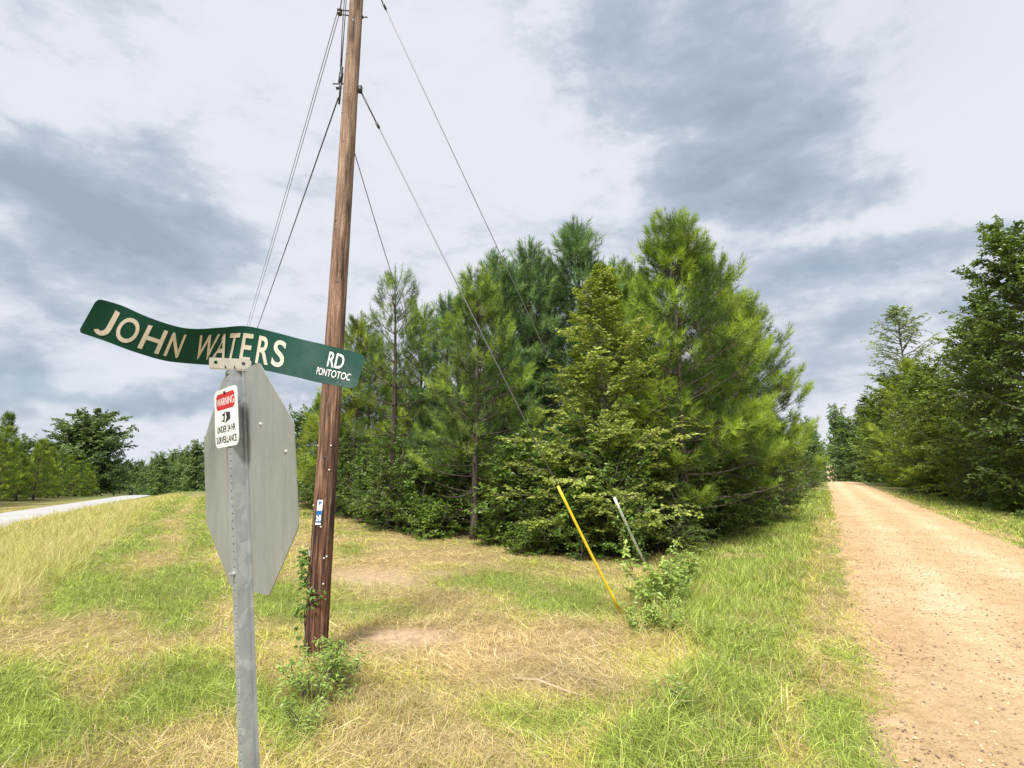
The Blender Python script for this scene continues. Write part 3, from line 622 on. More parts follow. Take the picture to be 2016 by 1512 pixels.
# ------------------------------------------------------------------ grass
def grass(name, n, dmin, dmax, power, sel, label, seg2, kind='mown', per=10):
    nc = n // per
    u = rng.random(nc); e = 1 - power
    d = (dmin ** e + u * (dmax ** e - dmin ** e)) ** (1 / e); a = rng.uniform(-.86, .86, nc)
    x = d * np.sin(a); y = d * np.cos(a)
    ph = rng.random(nc); csz = .35 + 1.3 * rng.random(nc) ** 2
    x, y, ph, csz = (np.repeat(v, per) for v in (x, y, ph, csz)); n = len(x)
    off = rng.normal(size=(n, 2)); sp_ = (.018 + .022 * csz) * np.where(csz > .7, .8, 2.2)
    x = x + off[:, 0] * sp_; y = y + off[:, 1] * sp_; d = np.hypot(x, y); oaz = np.arctan2(off[:, 1], off[:, 0])
    f = fields(x, y); keep = sel(f, x, y)
    keep &= rng.random(n) > stand_mask(x, y) * .93
    keep &= ~f['paved'] & (f['px'] > -160) & (f['px'] < 2180) & (f['py'] < 1750)
    x, y, d, oaz, ph, csz = (v[keep] for v in (x, y, d, oaz, ph, csz)); f = {k: v[keep] for k, v in f.items()}; m_ = len(x)
    g = f['green']; r = .65 * ph + .35 * rng.random(m_)
    straw = np.array([.76, .61, .32]); straw2 = np.array([.52, .39, .21]); yg = np.array([.60, .58, .14]); gr = np.array([.29, .38, .07]); lg = np.array([.52, .60, .16]); pale = np.array([.80, .71, .44])
    isgreen = r < (.12 + .86 * g)
    gs = sstep(.35, .85, g + .3 * (ph - .5))[:, None]
    c = np.where(isgreen[:, None], 1, 0) * (yg * (1 - gs) + gr * gs)
    mixv = rng.random((m_, 1)); c = c + np.where(isgreen[:, None], 0, 1) * (straw * mixv + straw2 * (1 - mixv))
    hi = rng.random(m_); c = np.where(((hi < .30) & isgreen)[:, None], lg * (.5 + .5 * g)[:, None] + yg * (.5 - .5 * g)[:, None], c)
    c = np.where(((hi > .85) & ~isgreen)[:, None], pale, c)
    c *= (.5 + .9 * rng.random((m_, 1))) * (.82 + .36 * f['n2'])[:, None]
    h = (.045 + .055 * rng.random(m_)) * (.6 + .75 * csz) * (1 + .6 * g * f['n1'])
    h += f['lush'] * (.05 + .15 * rng.random(m_) * f['n1'] * csz) * (1 - .4 * f['right'])
    h += f['weedy'] * (.05 + .22 * rng.random(m_)) * csz
    flatp = np.where(isgreen, .16, .70) * (1 - .6 * f['lush'])
    flat_ = rng.random(m_) < flatp
    if kind == 'tall':
        h = (.24 + .34 * rng.random(m_)) * (.8 + .4 * f['n1']); flat_ = rng.random(m_) < .05
        tg = np.array([.48, .52, .13]); ts = np.array([.72, .62, .33]); mm = np.clip(.48 + .5 * (f['n2'] - .5) + .6 * f['swath'] + .6 * (ph - .5), 0, 1)[:, None]
        c = (ts * (1 - mm) + tg * mm) * (.7 + .5 * rng.random((m_, 1)))
    rd = f['road']
    h *= 1 - .5 * rd
    tilt = np.where(flat_, R(68) + R(20) * rng.random(m_), R(6) + R(44) * rng.random(m_)); az = np.where(flat_, rng.random(m_) * 6.283, oaz + rng.normal(size=m_) * .6)
    # mown swaths lie roughly one way
    la = math.atan2(LDIR[1], LDIR[0]); lay = rng.random(m_) < .4
    az = np.where(lay & flat_, la + rng.normal(size=m_) * .5 + 1.5 * (f['n1'] - .5), az)
    L_ = np.where(flat_, .10 + .18 * rng.random(m_), h)
    D = np.stack([np.cos(az) * np.sin(tilt), np.sin(az) * np.sin(tilt), np.cos(tilt)], 1)
    S = np.cross(D, np.array([0, 0, 1.])); S /= np.linalg.norm(S, axis=1)[:, None] + 1e-9
    th = rng.random((m_, 1)) * 3.14; S = S * np.cos(th) + np.cross(D, S) * np.sin(th) * .6
    wd = (np.maximum(.0046, .00085 * d) * (.7 + .6 * rng.random(m_)))[:, None] * (1 + .6 * f['lush'])[:, None] * np.where(flat_, .75, 1.0)[:, None]
    z0 = f['z'] + .004 + np.where(flat_, .045 * rng.random(m_), -.01)
    B = np.stack([x, y, z0], 1)
    droop = np.stack([np.cos(az), np.sin(az), np.full(m_, -.8)], 1) * (L_ * (.12 + .35 * rng.random(m_)) * ~flat_)[:, None]
    mb = MB()
    if seg2:
        mid = B + D * (L_ * .55)[:, None]; tip = B + D * L_[:, None] + droop
        V = np.stack([B - S * wd * .5, B + S * wd * .5, mid - S * wd * .42, mid + S * wd * .42, tip], 1).reshape(-1, 3); k = np.arange(m_) * 5
        T = np.concatenate([np.stack([k, k + 1, k + 3], 1), np.stack([k, k + 3, k + 2], 1), np.stack([k + 2, k + 3, k + 4], 1)])
        mb.add(V, T, np.repeat(c, 5, 0))
    else:
        tip = B + D * L_[:, None] + droop * .6
        V = np.stack([B - S * wd * .5, B + S * wd * .5, tip], 1).reshape(-1, 3)
        mb.add(V, np.arange(m_ * 3).reshape(-1, 3), np.repeat(c, 3, 0))
    return tag(mb.build(name, M['blade'], None, True), label, 'grass', kind='stuff')
def thinbare(f, x, y):
    pr = (1 - .96 * np.clip(f['bare'] * 1.25, 0, 1)) * (1 - .985 * np.clip(f['road'], 0, 1)) * (1 - f['tall']) * (.62 + .38 * np.maximum(f['lush'], f['green']))
    return rng.random(len(x)) < pr
grass('grass', 330000, 1.6, 8.0, .35, thinbare, 'short mown grass and dry clippings around the sign post and utility pole', True)
grass('grass', 520000, 8.0, 60.0, .75, thinbare, 'mown verge grass stretching back to the trees and roads', False)
grass('tall_grass', 420000, 4.0, 75.0, .7, lambda f, x, y: rng.random(len(x)) < f['tall'], 'unmown straw-coloured tall grass beside the paved road', False, 'tall')

# ------------------------------------------------------------------ steel sign post with its plates
OC = np.array([-0.93294585, 1.89344714, 2.06722267]); ang = (0.09384031, -0.04515365, -0.73808998)
def rot(a):
    cx, sx, cy, sy, cz, sz = math.cos(a[0]), math.sin(a[0]), math.cos(a[1]), math.sin(a[1]), math.cos(a[2]), math.sin(a[2])
    return np.array([[cz, -sz, 0], [sz, cz, 0], [0, 0, 1]]) @ np.array([[cy, 0, sy], [0, 1, 0], [-sy, 0, cy]]) @ np.array([[1, 0, 0], [0, cx, -sx], [0, sx, cx]])
RO = rot(ang)
def ol(P): return OC + np.asarray(P, float) @ RO.T          # plate-local (x right, y away from viewer, z up) to world
post_len = (OC[2]) / RO[2, 2] + .05
m, nt, N, L, b = mat('galvanised_steel')
vo = N.new('ShaderNodeTexVoronoi'); vo.inputs['Scale'].default_value = 38; tc = N.new('ShaderNodeTexCoord')
mp = N.new('ShaderNodeMapping'); mp.inputs['Scale'].default_value = (1, 1, .6); L.new(tc.outputs['Object'], mp.inputs[0])
nz = nnoise(nt, 5, 5, .6); dm = mixc(nt, .12, mp.outputs[0], nz, 'ADD'); L.new(dm, vo.inputs['Vector'])
sepc = N.new('ShaderNodeSeparateColor'); L.new(vo.outputs['Color'], sepc.inputs[0])
c1 = ramp(nt, sepc.outputs[0], [(0.0, (.34, .37, .385)), (.55, (.385, .415, .43)), (.80, (.405, .435, .445)), (.90, (.455, .485, .495))])
L.new(mixc(nt, .6, c1, ramp(nt, nnoise(nt, 9, 6, .65), [(.3, (.72, .73, .74)), (.7, (1.12, 1.12, 1.12))]), 'MULTIPLY'), b.inputs['Base Color'])
b.inputs['Metallic'].default_value = .45; b.inputs['Roughness'].default_value = .48; M['galv'] = m
m, nt, N, L, b = mat('aluminium_plate')
n1 = nnoise(nt, 7, 6, .6, mscale=(2.2, 1, .35)); n2 = nnoise(nt, 160, 3, .5, mscale=(1, 1, .3)); n3 = nnoise(nt, 3, 5, .6, mscale=(5, 1, .3))
cc = ramp(nt, n1, [(.3, (.29, .30, .285)), (.55, (.345, .355, .34)), (.75, (.41, .42, .405))])
cc = mixc(nt, .35, cc, ramp(nt, n2, [(.3, (.8, .8, .8)), (.7, (1.15, 1.15, 1.15))]), 'MULTIPLY')
cc = mixc(nt, .7, cc, ramp(nt, n3, [(.25, (.78, .77, .74)), (.45, (1, 1, 1)), (.72, (1, 1, 1)), (.8, (1.2, 1.2, 1.2))]), 'MULTIPLY')
L.new(cc, b.inputs['Base Color']); b.inputs['Metallic'].default_value = .4; b.inputs['Roughness'].default_value = .5; M['alu'] = m
M['bright_alu'] = simple('bracket_aluminium', (.62, .62, .61), .4, .5, .15, 30)
M['white_paint'] = simple('white_enamel', (.80, .80, .79), .35, 0, .04, 12)
M['red_paint'] = simple('red_enamel', (.50, .022, .03), .4, 0, .12, 14)
M['black_paint'] = simple('black_print', (.02, .02, .022), .5, 0, .2, 14)
M['dark_steel'] = simple('dark_steel', (.07, .07, .075), .5, .5, .3, 20)
M['bolt'] = simple('bolt_zinc', (.55, .55, .54), .35, .7, .2, 30)
sp = empty('road_sign', tuple(ol((0, 0, -post_len + .05))), 'leaning steel post with bent green street-name blade and octagonal sign seen from behind', 'road sign')
def under(name, mb, mt, parent, flat=True):
    root = np.array(sp.location)
    mb.v = [v - root for v in mb.v]
    return mb.build(name, mt, parent, flat)
# channel post: flange, side wall, web, side wall, flange; web has punched holes
zt, zb = .378, -post_len
def slab(mb, prof, z0, z1):     # profile (x, y) pairs closed, extruded along local z
    n = len(prof); V = [(x, y, z) for z in (z0, z1) for x, y in prof]
    T = []
    for i in range(n):
        j = (i + 1) % n; T += [(i, j, n + j), (i, n + j, n + i)]
    for k in range(1, n - 1): T += [(0, k + 1, k), (n, n + k, n + k + 1)]
    mb.add(ol(V), T)
mb = MB()
for sg in (-1, 1):
    slab(mb, [(sg * .017, -.046), (sg * .0215, -.046), (sg * .0245, -.0075), (sg * .020, -.0075)], zb, zt)
    slab(mb, [(sg * .020, -.0072), (sg * .036, -.0072), (sg * .036, -.0036), (sg * .020, -.0036)], zb, zt)
    slab(mb, [(sg * .036, -.012), (sg * .039, -.012), (sg * .039, -.0036), (sg * .0362, -.0036)], zb, zt)
pitch_h = .0254; nc = int((zt - zb) / pitch_h)
hole = [(math.cos(a) * .0052, math.sin(a) * .0052) for a in np.arange(8) / 8 * 2 * math.pi + math.pi / 8]
for c in range(nc):
    z1 = zt - c * pitch_h; z0 = z1 - pitch_h; zc = (z0 + z1) / 2
    outer = [(.0168, .3), (.3, 1), (-.3, 1), (-.0168, .3), (-.0168, -.3), (-.3, -1), (.3, -1), (.0168, -.3)]
    outer = [(.0169, .0127), (.006, .0127), (-.006, .0127), (-.0169, .0127), (-.0169, -.0127), (-.006, -.0127), (.006, -.0127), (.0169, -.0127)]
    V = [(x, -.0462, zc + z) for x, z in hole] + [(x, -.0462, zc + z) for x, z in outer] + [(x, -.0425, zc + z) for x, z in hole]
    T = []
    for i in range(8):
        j = (i + 1) % 8; T += [(i, 8 + i, 8 + j), (i, 8 + j, j), (i, j, 16 + j), (i, 16 + j, 16 + i)]
    mb.add(ol(V), T)
post = under('post', mb, M['galv'], sp)
# octagon plate
mb = MB(); s_ = .381; k_ = s_ * math.tan(math.pi / 8)
oc8 = [(k_, s_), (s_, k_), (s_, -k_), (k_, -s_), (-k_, -s_), (-s_, -k_), (-s_, k_), (-k_, s_)]
def rounded(poly, r, n=4):
    out = []; poly = [np.array(p, float) for p in poly]; m_ = len(poly)
    for i in range(m_):
        p0, p1, p2 = poly[i - 1], poly[i], poly[(i + 1) % m_]; a = p1 + unit(p0 - p1) * r; c = p1 + unit(p2 - p1) * r
        for t in np.linspace(0, 1, n): out.append((1 - t) ** 2 * a + 2 * t * (1 - t) * p1 + t * t * c)
    return out
def plate(mb, poly, y0, y1, tf):
    n = len(poly); V = [(p[0], y, p[1]) for y in (y0, y1) for p in poly]; T = []
    for k in range(1, n - 1): T += [(0, k, k + 1), (n, n + k + 1, n + k)]
    for i in range(n):
        j = (i + 1) % n; T += [(i, n + i, n + j), (i, n + j, j)]
    mb.add(tf(V), T)
plate(mb, rounded(oc8, .012), -.0030, 0, ol)
octo = tag(under('octagonal_plate', mb, M['alu'], sp), 'bare grey back of the octagonal plate')
mb = MB(); plate(mb, rounded([(x * .992, z * .992) for x, z in oc8], .012), .0006, .0012, ol)
under('red_face', mb, M['red_paint'], octo)
def dome_at(mb, c, nrm, r, h, tf, k=10):
    nrm = unit(np.array(nrm, float)); a = unit(np.cross(nrm, [.3, .5, .8])); b_ = np.cross(nrm, a); V = []; T = []
    for j, (rr, hh) in enumerate(((1, 0), (.85, .6), (.5, .92))):
        for i in range(k): t = i / k * 2 * math.pi; V.append(np.array(c) + (a * math.cos(t) + b_ * math.sin(t)) * r * rr + nrm * h * hh)
    V.append(np.array(c) + nrm * h)
    for j in range(2):
        for i in range(k): i2 = (i + 1) % k; T += [(j * k + i, j * k + i2, j * k + k + i2), (j * k + i, j * k + k + i2, j * k + k + i)]
    for i in range(k): T.append((2 * k + i, 2 * k + (i + 1) % k, 3 * k))
    mb.add(tf(V), T)
def pix_on_plate(px, py, yl=-.003):
    d = ray(px, py); nrm = RO[:, 1]; o = OC + nrm * yl; t = ((o - CAM) @ nrm) / (d @ nrm); return (CAM + d * t - OC) @ RO
for px, py in ((513, 835), (563, 889), (489, 961)):
    q = pix_on_plate(px, py); mb = MB(); dome_at(mb, (q[0], -.003, q[2]), (0, -1, 0), .0065 if px > 500 else .0045, .005, ol); under('rivet', mb, M['bolt'], octo, False)
q = pix_on_plate(452, 1127, -.047)
mb = MB(); mb.tube(ol([(0, .004, q[2]), (0, -.066, q[2])]), [.004, .004], 8); mb.tube(ol([(0, -.047, q[2]), (0, -.055, q[2])]), [.0095, .0095], 6); under('bolt', mb, M['bolt'], sp)
# warning placard on the web
tl, br = pix_on_plate(425, 765, -.049), pix_on_plate(468, 879, -.049)
wl, wr, wt, wb = pix_on_plate(423.5, 820, -.049)[0], pix_on_plate(468.5, 820, -.049)[0], pix_on_plate(446, 763.5, -.049)[2], pix_on_plate(446, 879.5, -.049)[2]
wx, wz, ww, wh = (wl + wr) / 2, (wt + wb) / 2, wr - wl, wt - wb
def pl_(V):
    V = np.asarray(V, float); return ol(np.stack([wx + V[:, 0] * ww, V[:, 1], wz + V[:, 2] * wh], 1))
mb = MB(); rr = .055 / 1
plate(mb, rounded([(-.5, .5), (.5, .5), (.5, -.5), (-.5, -.5)], .14, 6), -.0500, -.0475, pl_)
plac = tag(under('warning_placard', mb, M['white_paint'], sp), 'small white rounded warning placard with red panel and black camera symbol')
mb = MB(); plate(mb, rounded([(-.40, .425), (.40, .425), (.40, .145), (-.40, .145)], .09, 5), -.0506, -.0502, pl_)
under('red_panel', mb, M['red_paint'], plac)
def text_tris(body, offset=.0):
    cu = bpy.data.curves.new('t', 'FONT'); cu.body = body; cu.size = 1; cu.offset = offset; cu.resolution_u = 6
    o = bpy.data.objects.new('t', cu); me = o.to_mesh()
    V = np.zeros(len(me.vertices) * 3); me.vertices.foreach_get('co', V); V = V.reshape(-1, 3)
    me.calc_loop_triangles(); T = np.zeros(len(me.loop_triangles) * 3, int); me.loop_triangles.foreach_get('vertices', T); T = T.reshape(-1, 3)
    o.to_mesh_clear(); bpy.data.objects.remove(o); bpy.data.curves.remove(cu)
    lo, hi = V.min(0), V.max(0); V = V - lo; V[:, 0] /= hi[0] - lo[0]; V[:, 1] /= hi[1] - lo[1]
    return V[:, :2], T
def placard_text(body, x0, x1, z0, z1, mt, off=.008):
    V, T = text_tris(body, off); mb = MB()
    mb.add(pl_(np.stack([x0 + V[:, 0] * (x1 - x0), np.full(len(V), -.0510), z0 + V[:, 1] * (z1 - z0)], 1)), T)
    under('lettering', mb, mt, plac)
placard_text('WARNING', -.37, .37, .215, .345, M['white_paint'])
placard_text('UNDER 24 HR', -.40, .40, -.25, -.13, M['black_paint'])
placard_text('SURVEILLANCE', -.44, .44, -.43, -.31, M['black_paint'])
mb = MB()    # camera symbol: box with lens and a light seam
def pol(pts, y): plate(mb, pts, y - .0003, y, pl_)
pol([(-.21, .035), (-.03, .10), (.19, .075), (.20, -.035), (.0, -.09), (-.20, -.045)], -.0504)
cam_sym = under('camera_symbol', mb, M['black_paint'], plac)
mb = MB(); pol([(-.14 + .055 * math.cos(t), .0 + .042 * math.sin(t)) for t in np.arange(12) / 12 * 6.283], -.0510); pol([(-.02, .085), (.015, .08), (.045, .0), (.005, -.075), (-.045, -.075), (.0, -.01), (.012, .04)], -.0510)
under('lens_mark', mb, M['white_paint'], plac)
mb = MB(); dome_at(mb, (wx, -.0502, wz + wh * .43), (0, -1, 0), .007, .006, ol); under('screw', mb, M['dark_steel'], plac, False)
# bent street-name blade
bt = np.array([(154, 654, 191, 588), (200, 669, 237, 601), (259, 691, 292, 625), (319, 709, 347, 643), (363, 715, 388, 648), (417, 719, 438, 645), (470, 722, 484, 642), (524, 729.6, 537, 653), (580, 741.5, 594, 668), (631, 753.5, 646, 680), (701, 766, 720, 699)], float)
bw = .147; dep = np.interp(np.arange(11), [0, 5.5, 10], [1.82, 1.875, 1.93]); sgn = np.array([-1, -1, -1, -1, -1, -.7, .2, .8, 1, 1, 1.])
Bp = np.array([atd(r[0], r[1], d) for r, d in zip(bt, dep)]); Tp = []
for r, d, sg, B_ in zip(bt, dep, sgn, Bp):
    best = min(np.linspace(0, .16, 400), key=lambda e: abs(np.linalg.norm(atd(r[2], r[3], d + math.copysign(e, sg)) - B_) - bw))
    Tp.append(atd(r[2], r[3], d + best * sg))
Tp = np.array(Tp)
def spl(A, u):      # Catmull-Rom through the rows
    u = np.clip(np.asarray(u, float), 0, 10); i = np.clip(u.astype(int), 0, 9); t = (u - i)[:, None]
    g = lambda k: A[np.clip(i + k, 0, 10)]
    p0, p1, p2, p3 = g(-1), g(0), g(1), g(2)
    return .5 * (2 * p1 + (p2 - p0) * t + (2 * p0 - 5 * p1 + 4 * p2 - p3) * t ** 2 + (3 * p1 - p0 - 3 * p2 + p3) * t ** 3)
def blade_pt(u, v, off=0.):
    u = np.asarray(u, float); v = np.asarray(v, float)[:, None]
    B_, T_ = spl(Bp, u), spl(Tp, u); e = .05
    du = (spl(Bp, u + e) - spl(Bp, u - e)) * (1 - v) + (spl(Tp, u + e) - spl(Tp, u - e)) * v
    n = np.cross(du, T_ - B_); n /= np.linalg.norm(n, axis=1)[:, None]
    flip = np.sign(((CAM - B_) * n).sum(1))[:, None]
    return B_ * (1 - v) + T_ * v + n * flip * off
nu, nv = 90, 8
uu = np.linspace(0, 10, nu); V = []; cr_ = .28
for f_off in (.0, -.0026):
    for iu, u in enumerate(uu):
        e = min(u, 10 - u); ins = 0 if e > cr_ else (1 - math.sqrt(max(0, 1 - ((cr_ - e) / cr_) ** 2))) * .10
        vs = np.linspace(ins, 1 - ins, nv); V.append(blade_pt(np.full(nv, u), vs, f_off))
V = np.concatenate(V); T = []; h0 = nu * nv
for i in range(nu - 1):
    for j in range(nv - 1):
        a = i * nv + j; T += [(a, a + nv, a + nv + 1), (a, a + nv + 1, a + 1), (h0 + a, h0 + a + nv + 1, h0 + a + nv), (h0 + a, h0 + a + 1, h0 + a + nv + 1)]
    for j in (0, nv - 1):
        a = i * nv + j; T += [(a, a + nv, h0 + a + nv), (a, h0 + a + nv, h0 + a)]
for i in (0, nu - 1):
    for j in range(nv - 1): a = i * nv + j; T += [(a, a + 1, h0 + a + 1), (a, h0 + a + 1, h0 + a)]
m, nt, N, L, b = mat('green_sheeting')
n1 = nnoise(nt, 3, 6, .6); n2 = nnoise(nt, 60, 4, .6)
L.new(mixc(nt, .5, ramp(nt, n1, [(.3, (.0025, .042, .028)), (.7, (.004, .062, .041))]), ramp(nt, n2, [(.3, (.75, .75, .75)), (.7, (1.2, 1.2, 1.2))]), 'MULTIPLY'), b.inputs['Base Color'])
b.inputs['Roughness'].default_value = .5; b.inputs['Specular IOR Level'].default_value = .25; M['green'] = m; L.new(ramp(nt, nnoise(nt, 14, 7, .7), [(.3, (.35, .35, .35)), (.7, (.7, .7, .7))]), b.inputs['Roughness'])
M['letter'] = simple('aged_white_sheeting', (.60, .545, .46), .5, 0, .10, 18)
M['letter_white'] = simple('white_sheeting', (.74, .72, .69), .5, 0, .06, 18)
mb = MB(); mb.add(V, T)
blade = tag(under('street_name_blade', mb, M['green'], sp), 'bent and twisted green blade with white capital letters')
def blade_text(body, u0, u1, v0, v1, mt, off=.012):
    Vt, Tt = text_tris(body, off); mb = MB()
    mb.add(blade_pt(u0 + Vt[:, 0] * (u1 - u0), v0 + Vt[:, 1] * (v1 - v0), .0012), Tt); under('lettering', mb, mt, blade)
for ch, u0, u1 in (('O', 1.28, 1.95), ('H', 2.12, 2.80), ('N', 2.98, 3.62), ('W', 4.22, 4.98), ('A', 4.80 + .12, 5.42), ('T', 5.42, 5.84), ('E', 5.96, 6.36), ('R', 6.56, 7.02), ('S', 7.12, 7.54)):
    blade_text(ch, u0, u1, .14, .83, M['letter'], .014)
tt_ = np.linspace(0, 1, 14); path = np.concatenate([[[1.0, 1.0], [1.0, .62]], np.stack([.52 + .48 * np.cos(-tt_ * 2.5), .32 + .24 * np.sin(-tt_ * 2.5)], 1)])
pu, pv = .60 + path[:, 0] * .44, .10 + path[:, 1] * .73; C3 = blade_pt(pu, pv, .0012); F3 = blade_pt(pu, pv, .01) - C3
tg3 = np.gradient(C3, axis=0); sd3 = np.cross(tg3, F3); sd3 /= np.linalg.norm(sd3, axis=1)[:, None]; nn_ = len(path); TT = []
for k in range(nn_ - 1): TT += [(k, k + 1, nn_ + k + 1), (k, nn_ + k + 1, nn_ + k)]
mb = MB(); mb.add(np.concatenate([C3 - sd3 * .0085, C3 + sd3 * .0085]), TT); under('lettering', mb, M['letter'], blade)
blade_text('RD', 9.08, 9.46, .45, .85, M['letter_white'], .012)
blade_text('PONTOTOC', 8.80, 9.70, .19, .38, M['letter_white'], .003)
# clamp bracket
bm_ = MB()
bc = blade_pt(np.array([5.05, 6.35]), np.array([.09, .09]), .006); x_ = unit(bc[1] - bc[0]); u_ = unit(blade_pt(np.array([5.7]), np.array([.4]))[0] - blade_pt(np.array([5.7]), np.array([0.]))[0]); n_ = unit(np.cross(x_, u_)); u_ = np.cross(n_, x_)
MX = np.stack([x_, n_, u_], 1); cB = (bc[0] + bc[1]) / 2; toC = np.sign((CAM - cB) @ n_)
def bl(V): return cB + np.asarray(V, float) @ MX.T
hw = np.linalg.norm(bc[1] - bc[0]) / 2 + .012
prof_ = rounded([(-hw, .017), (hw - .012, .017), (hw, .009), (hw, -.004), (hw - .02, -.019), (-hw, -.019)], .004, 3)
plate(bm_, prof_, toC * .001, toC * .006, bl)
plate(bm_, prof_, -toC * .012, -toC * .017, bl)
bm2 = MB(); bm2.box((0, -toC * .0055, -.0215), (hw * 1.9, .020, .006)); bm_.add(bl(bm2.v[0]), bm2.t[0])
brk = under('bracket', bm_, M['bright_alu'], sp)
for xx, mt in ((-hw + .022, M['green']), (hw - .026, M['dark_steel'])):
    mb = MB(); a = np.arange(10) / 10 * 6.283; plate(mb, [(xx + .0062 * math.cos(t), .001 + .0062 * math.sin(t)) for t in a], toC * .0062, toC * .0068, bl); under('set_screw', mb, mt, brk)
for xx in (-.018, .012):
    mb = MB(); plate(mb, [(xx, -.018), (xx + .007, -.018), (xx, -.005)], toC * .0062, toC * .0066, bl); under('rib_mark', mb, M['dark_steel'], brk)
# cap that joins bracket and post top
mb = MB(); p0, p1 = ol((0, -.024, zt - .012)), bl((-.004, -toC * .005, -.024))
mb.tube([p0, p0 + (p1 - p0) * .55, p1], [.014, .015, .019], 14); under('post_cap', mb, M['galv'], sp, False)

# ------------------------------------------------------------------ utility pole
m, nt, N, L, b = mat('pole_wood')
tc = N.new('ShaderNodeTexCoord'); obj_v = tc.outputs['Object']
grain = nnoise(nt, 34, 8, .7, obj_v, (1, 1, .05)); streak = nnoise(nt, 9, 6, .65, obj_v, (1, 1, .09)); patch = nnoise(nt, 3.2, 5, .6, obj_v, (1, 1, .3)); fine = nnoise(nt, 110, 4, .6, obj_v, (1, 1, .07))
sepz = N.new('ShaderNodeSeparateXYZ'); L.new(obj_v, sepz.inputs[0])
mr = N.new('ShaderNodeMapRange'); mr.inputs['From Min'].default_value = 1.0; mr.inputs['From Max'].default_value = 6.5; L.new(sepz.outputs[2], mr.inputs['Value'])
low = ramp(nt, grain, [(.38, (.014, .006, .004)), (.46, (.10, .04, .022)), (.54, (.23, .105, .06)), (.66, (.44, .28, .195))])
high = ramp(nt, grain, [(.32, (.06, .036, .025)), (.42, (.24, .15, .10)), (.54, (.37, .255, .185)), (.68, (.50, .40, .32))])
cc = mixc(nt, mr.outputs[0], low, high)
cc = mixc(nt, .85, cc, ramp(nt, streak, [(.38, (.10, .08, .07)), (.47, (.75, .71, .69)), (.60, (1.15, 1.1, 1.06))]), 'MULTIPLY')
cc = mixc(nt, .6, cc, ramp(nt, patch, [(.32, (.45, .42, .42)), (.48, (1, 1, 1)), (.72, (1.1, 1.08, 1.06))]), 'MULTIPLY')
L.new(cc, b.inputs['Base Color']); b.inputs['Roughness'].default_value = .85
hgt = mixc(nt, .4, grain, fine); bump(nt, b, hgt, 1.0, .05); M['pole'] = m
PTOP = 10.2
def pole_pt(z, a=None, off=0.):      # axis point, or a point on the surface at angle a
    t = z / PTOP; lean = np.array([.10, .0]); c = np.array([POLE[0] + lean[0] * t, POLE[1] + lean[1] * t, z])
    if a is None: return c
    r = pole_r(z) + off; return c + np.array([math.cos(a) * r, math.sin(a) * r, 0])
def pole_r(z): return .131 - .0048 * z
def z_of(py):
    lo, hi = -1., 14.
    for _ in range(50):
        mid = (lo + hi) / 2
        if proj(pole_pt(mid))[1] > py: lo = mid
        else: hi = mid
    return lo
def ang_of(px, py):
    z = z_of(py); c = proj(pole_pt(z))[0]; v = pole_pt(z) - CAM; face = math.atan2(-v[1], -v[0]); k = max(-.98, min(.98, (px - c) * np.linalg.norm(v[:2]) / F * .93 / pole_r(z)))
    return z, face + math.asin(k)
def utility_pole(loc, label, detail):
    e = empty('utility_pole', loc, label, 'utility pole')
    zz = np.linspace(-.3, PTOP, 60); k = 28; th = np.arange(k) / k * 6.2832; mb = MB(); V = []
    for z in zz:
        c = pole_pt(z) - POLE
        rr = pole_r(z) * (1 + .018 * np.sin(th * 3 + z * .9) + .012 * np.sin(th * 7 + z * 2.1) + rng.normal(size=k) * .006)
        V.append(np.stack([c[0] + rr * np.cos(th), c[1] + rr * np.sin(th), np.full(k, z)], 1))
    V.append(np.array([pole_pt(PTOP + .02) - POLE])); V = np.concatenate(V); n = len(zz); T = []
    for i in range(n - 1):
        for j in range(k): j2 = (j + 1) % k; a = i * k; T += [(a + j, a + j2, a + k + j2), (a + j, a + k + j2, a + k + j)]
    for j in range(k): T.append(((n - 1) * k + j, (n - 1) * k + (j + 1) % k, n * k))
    mb.add(V, T); mb.build('shaft', M['pole'], e)
    return e
up_ = utility_pole(tuple(POLE), 'weathered brown wooden utility pole with guy wires beside the steel sign post', True)
def upart(name, mb, mt, parent=None, flat=False):
    mb.v = [v - POLE for v in mb.v]; return mb.build(name, mt, parent or up_, flat)
M['blue'] = simple('blue_plastic', (.012, .13, .36), .4, 0, .1, 20)
# number tag: a curved strip of white and blue pieces
def pole_patch(mb, px0, px1, py0, py1, off, n=7):
    for_rows = []
    for py in np.linspace(py0, py1, 5):
        for px in np.linspace(px0, px1, n):
            sk = (py - 1005) * -.10
            z, a = ang_of(px + sk, py); for_rows.append(pole_pt(z, a, off))
    T = []
    for r in range(4):
        for c in range(n - 1): a = r * n + c; T += [(a, a + n, a + n + 1), (a, a + n + 1, a + 1)]
    mb.add(np.array(for_rows), T)
mb = MB(); pole_patch(mb, 625, 634.5, 983, 1031, .004); tagp = tag(upart('number_tag', mb, M['white_paint']), 'narrow blue and white pole tag reading P and 20')
for y0, y1 in ((1003.5, 1012.5), (1012.5, 1027)):
    mb = MB(); pole_patch(mb, 625.2, 634.3, y0, y1 - .1, .0055); upart('blue_piece', mb, M['blue'], tagp)
def pole_text(ch, px0, px1, py0, py1, mt):
    V, T = text_tris(ch, .05); P = []
    for x, y in V:
        px = px0 + x * (px1 - px0); py = py1 + y * (py0 - py1); z, a = ang_of(px + (py - 1005) * -.10, py); P.append(pole_pt(z, a, .007))
    mb = MB(); mb.add(P, T); upart('lettering', mb, mt, tagp)
pole_text('P', 627.2, 632.2, 985.5, 993.5, M['blue']); pole_text('2', 625.6, 629.3, 1013, 1024, M['white_paint']); pole_text('0', 630.0, 634.0, 1011.5, 1024, M['white_paint'])
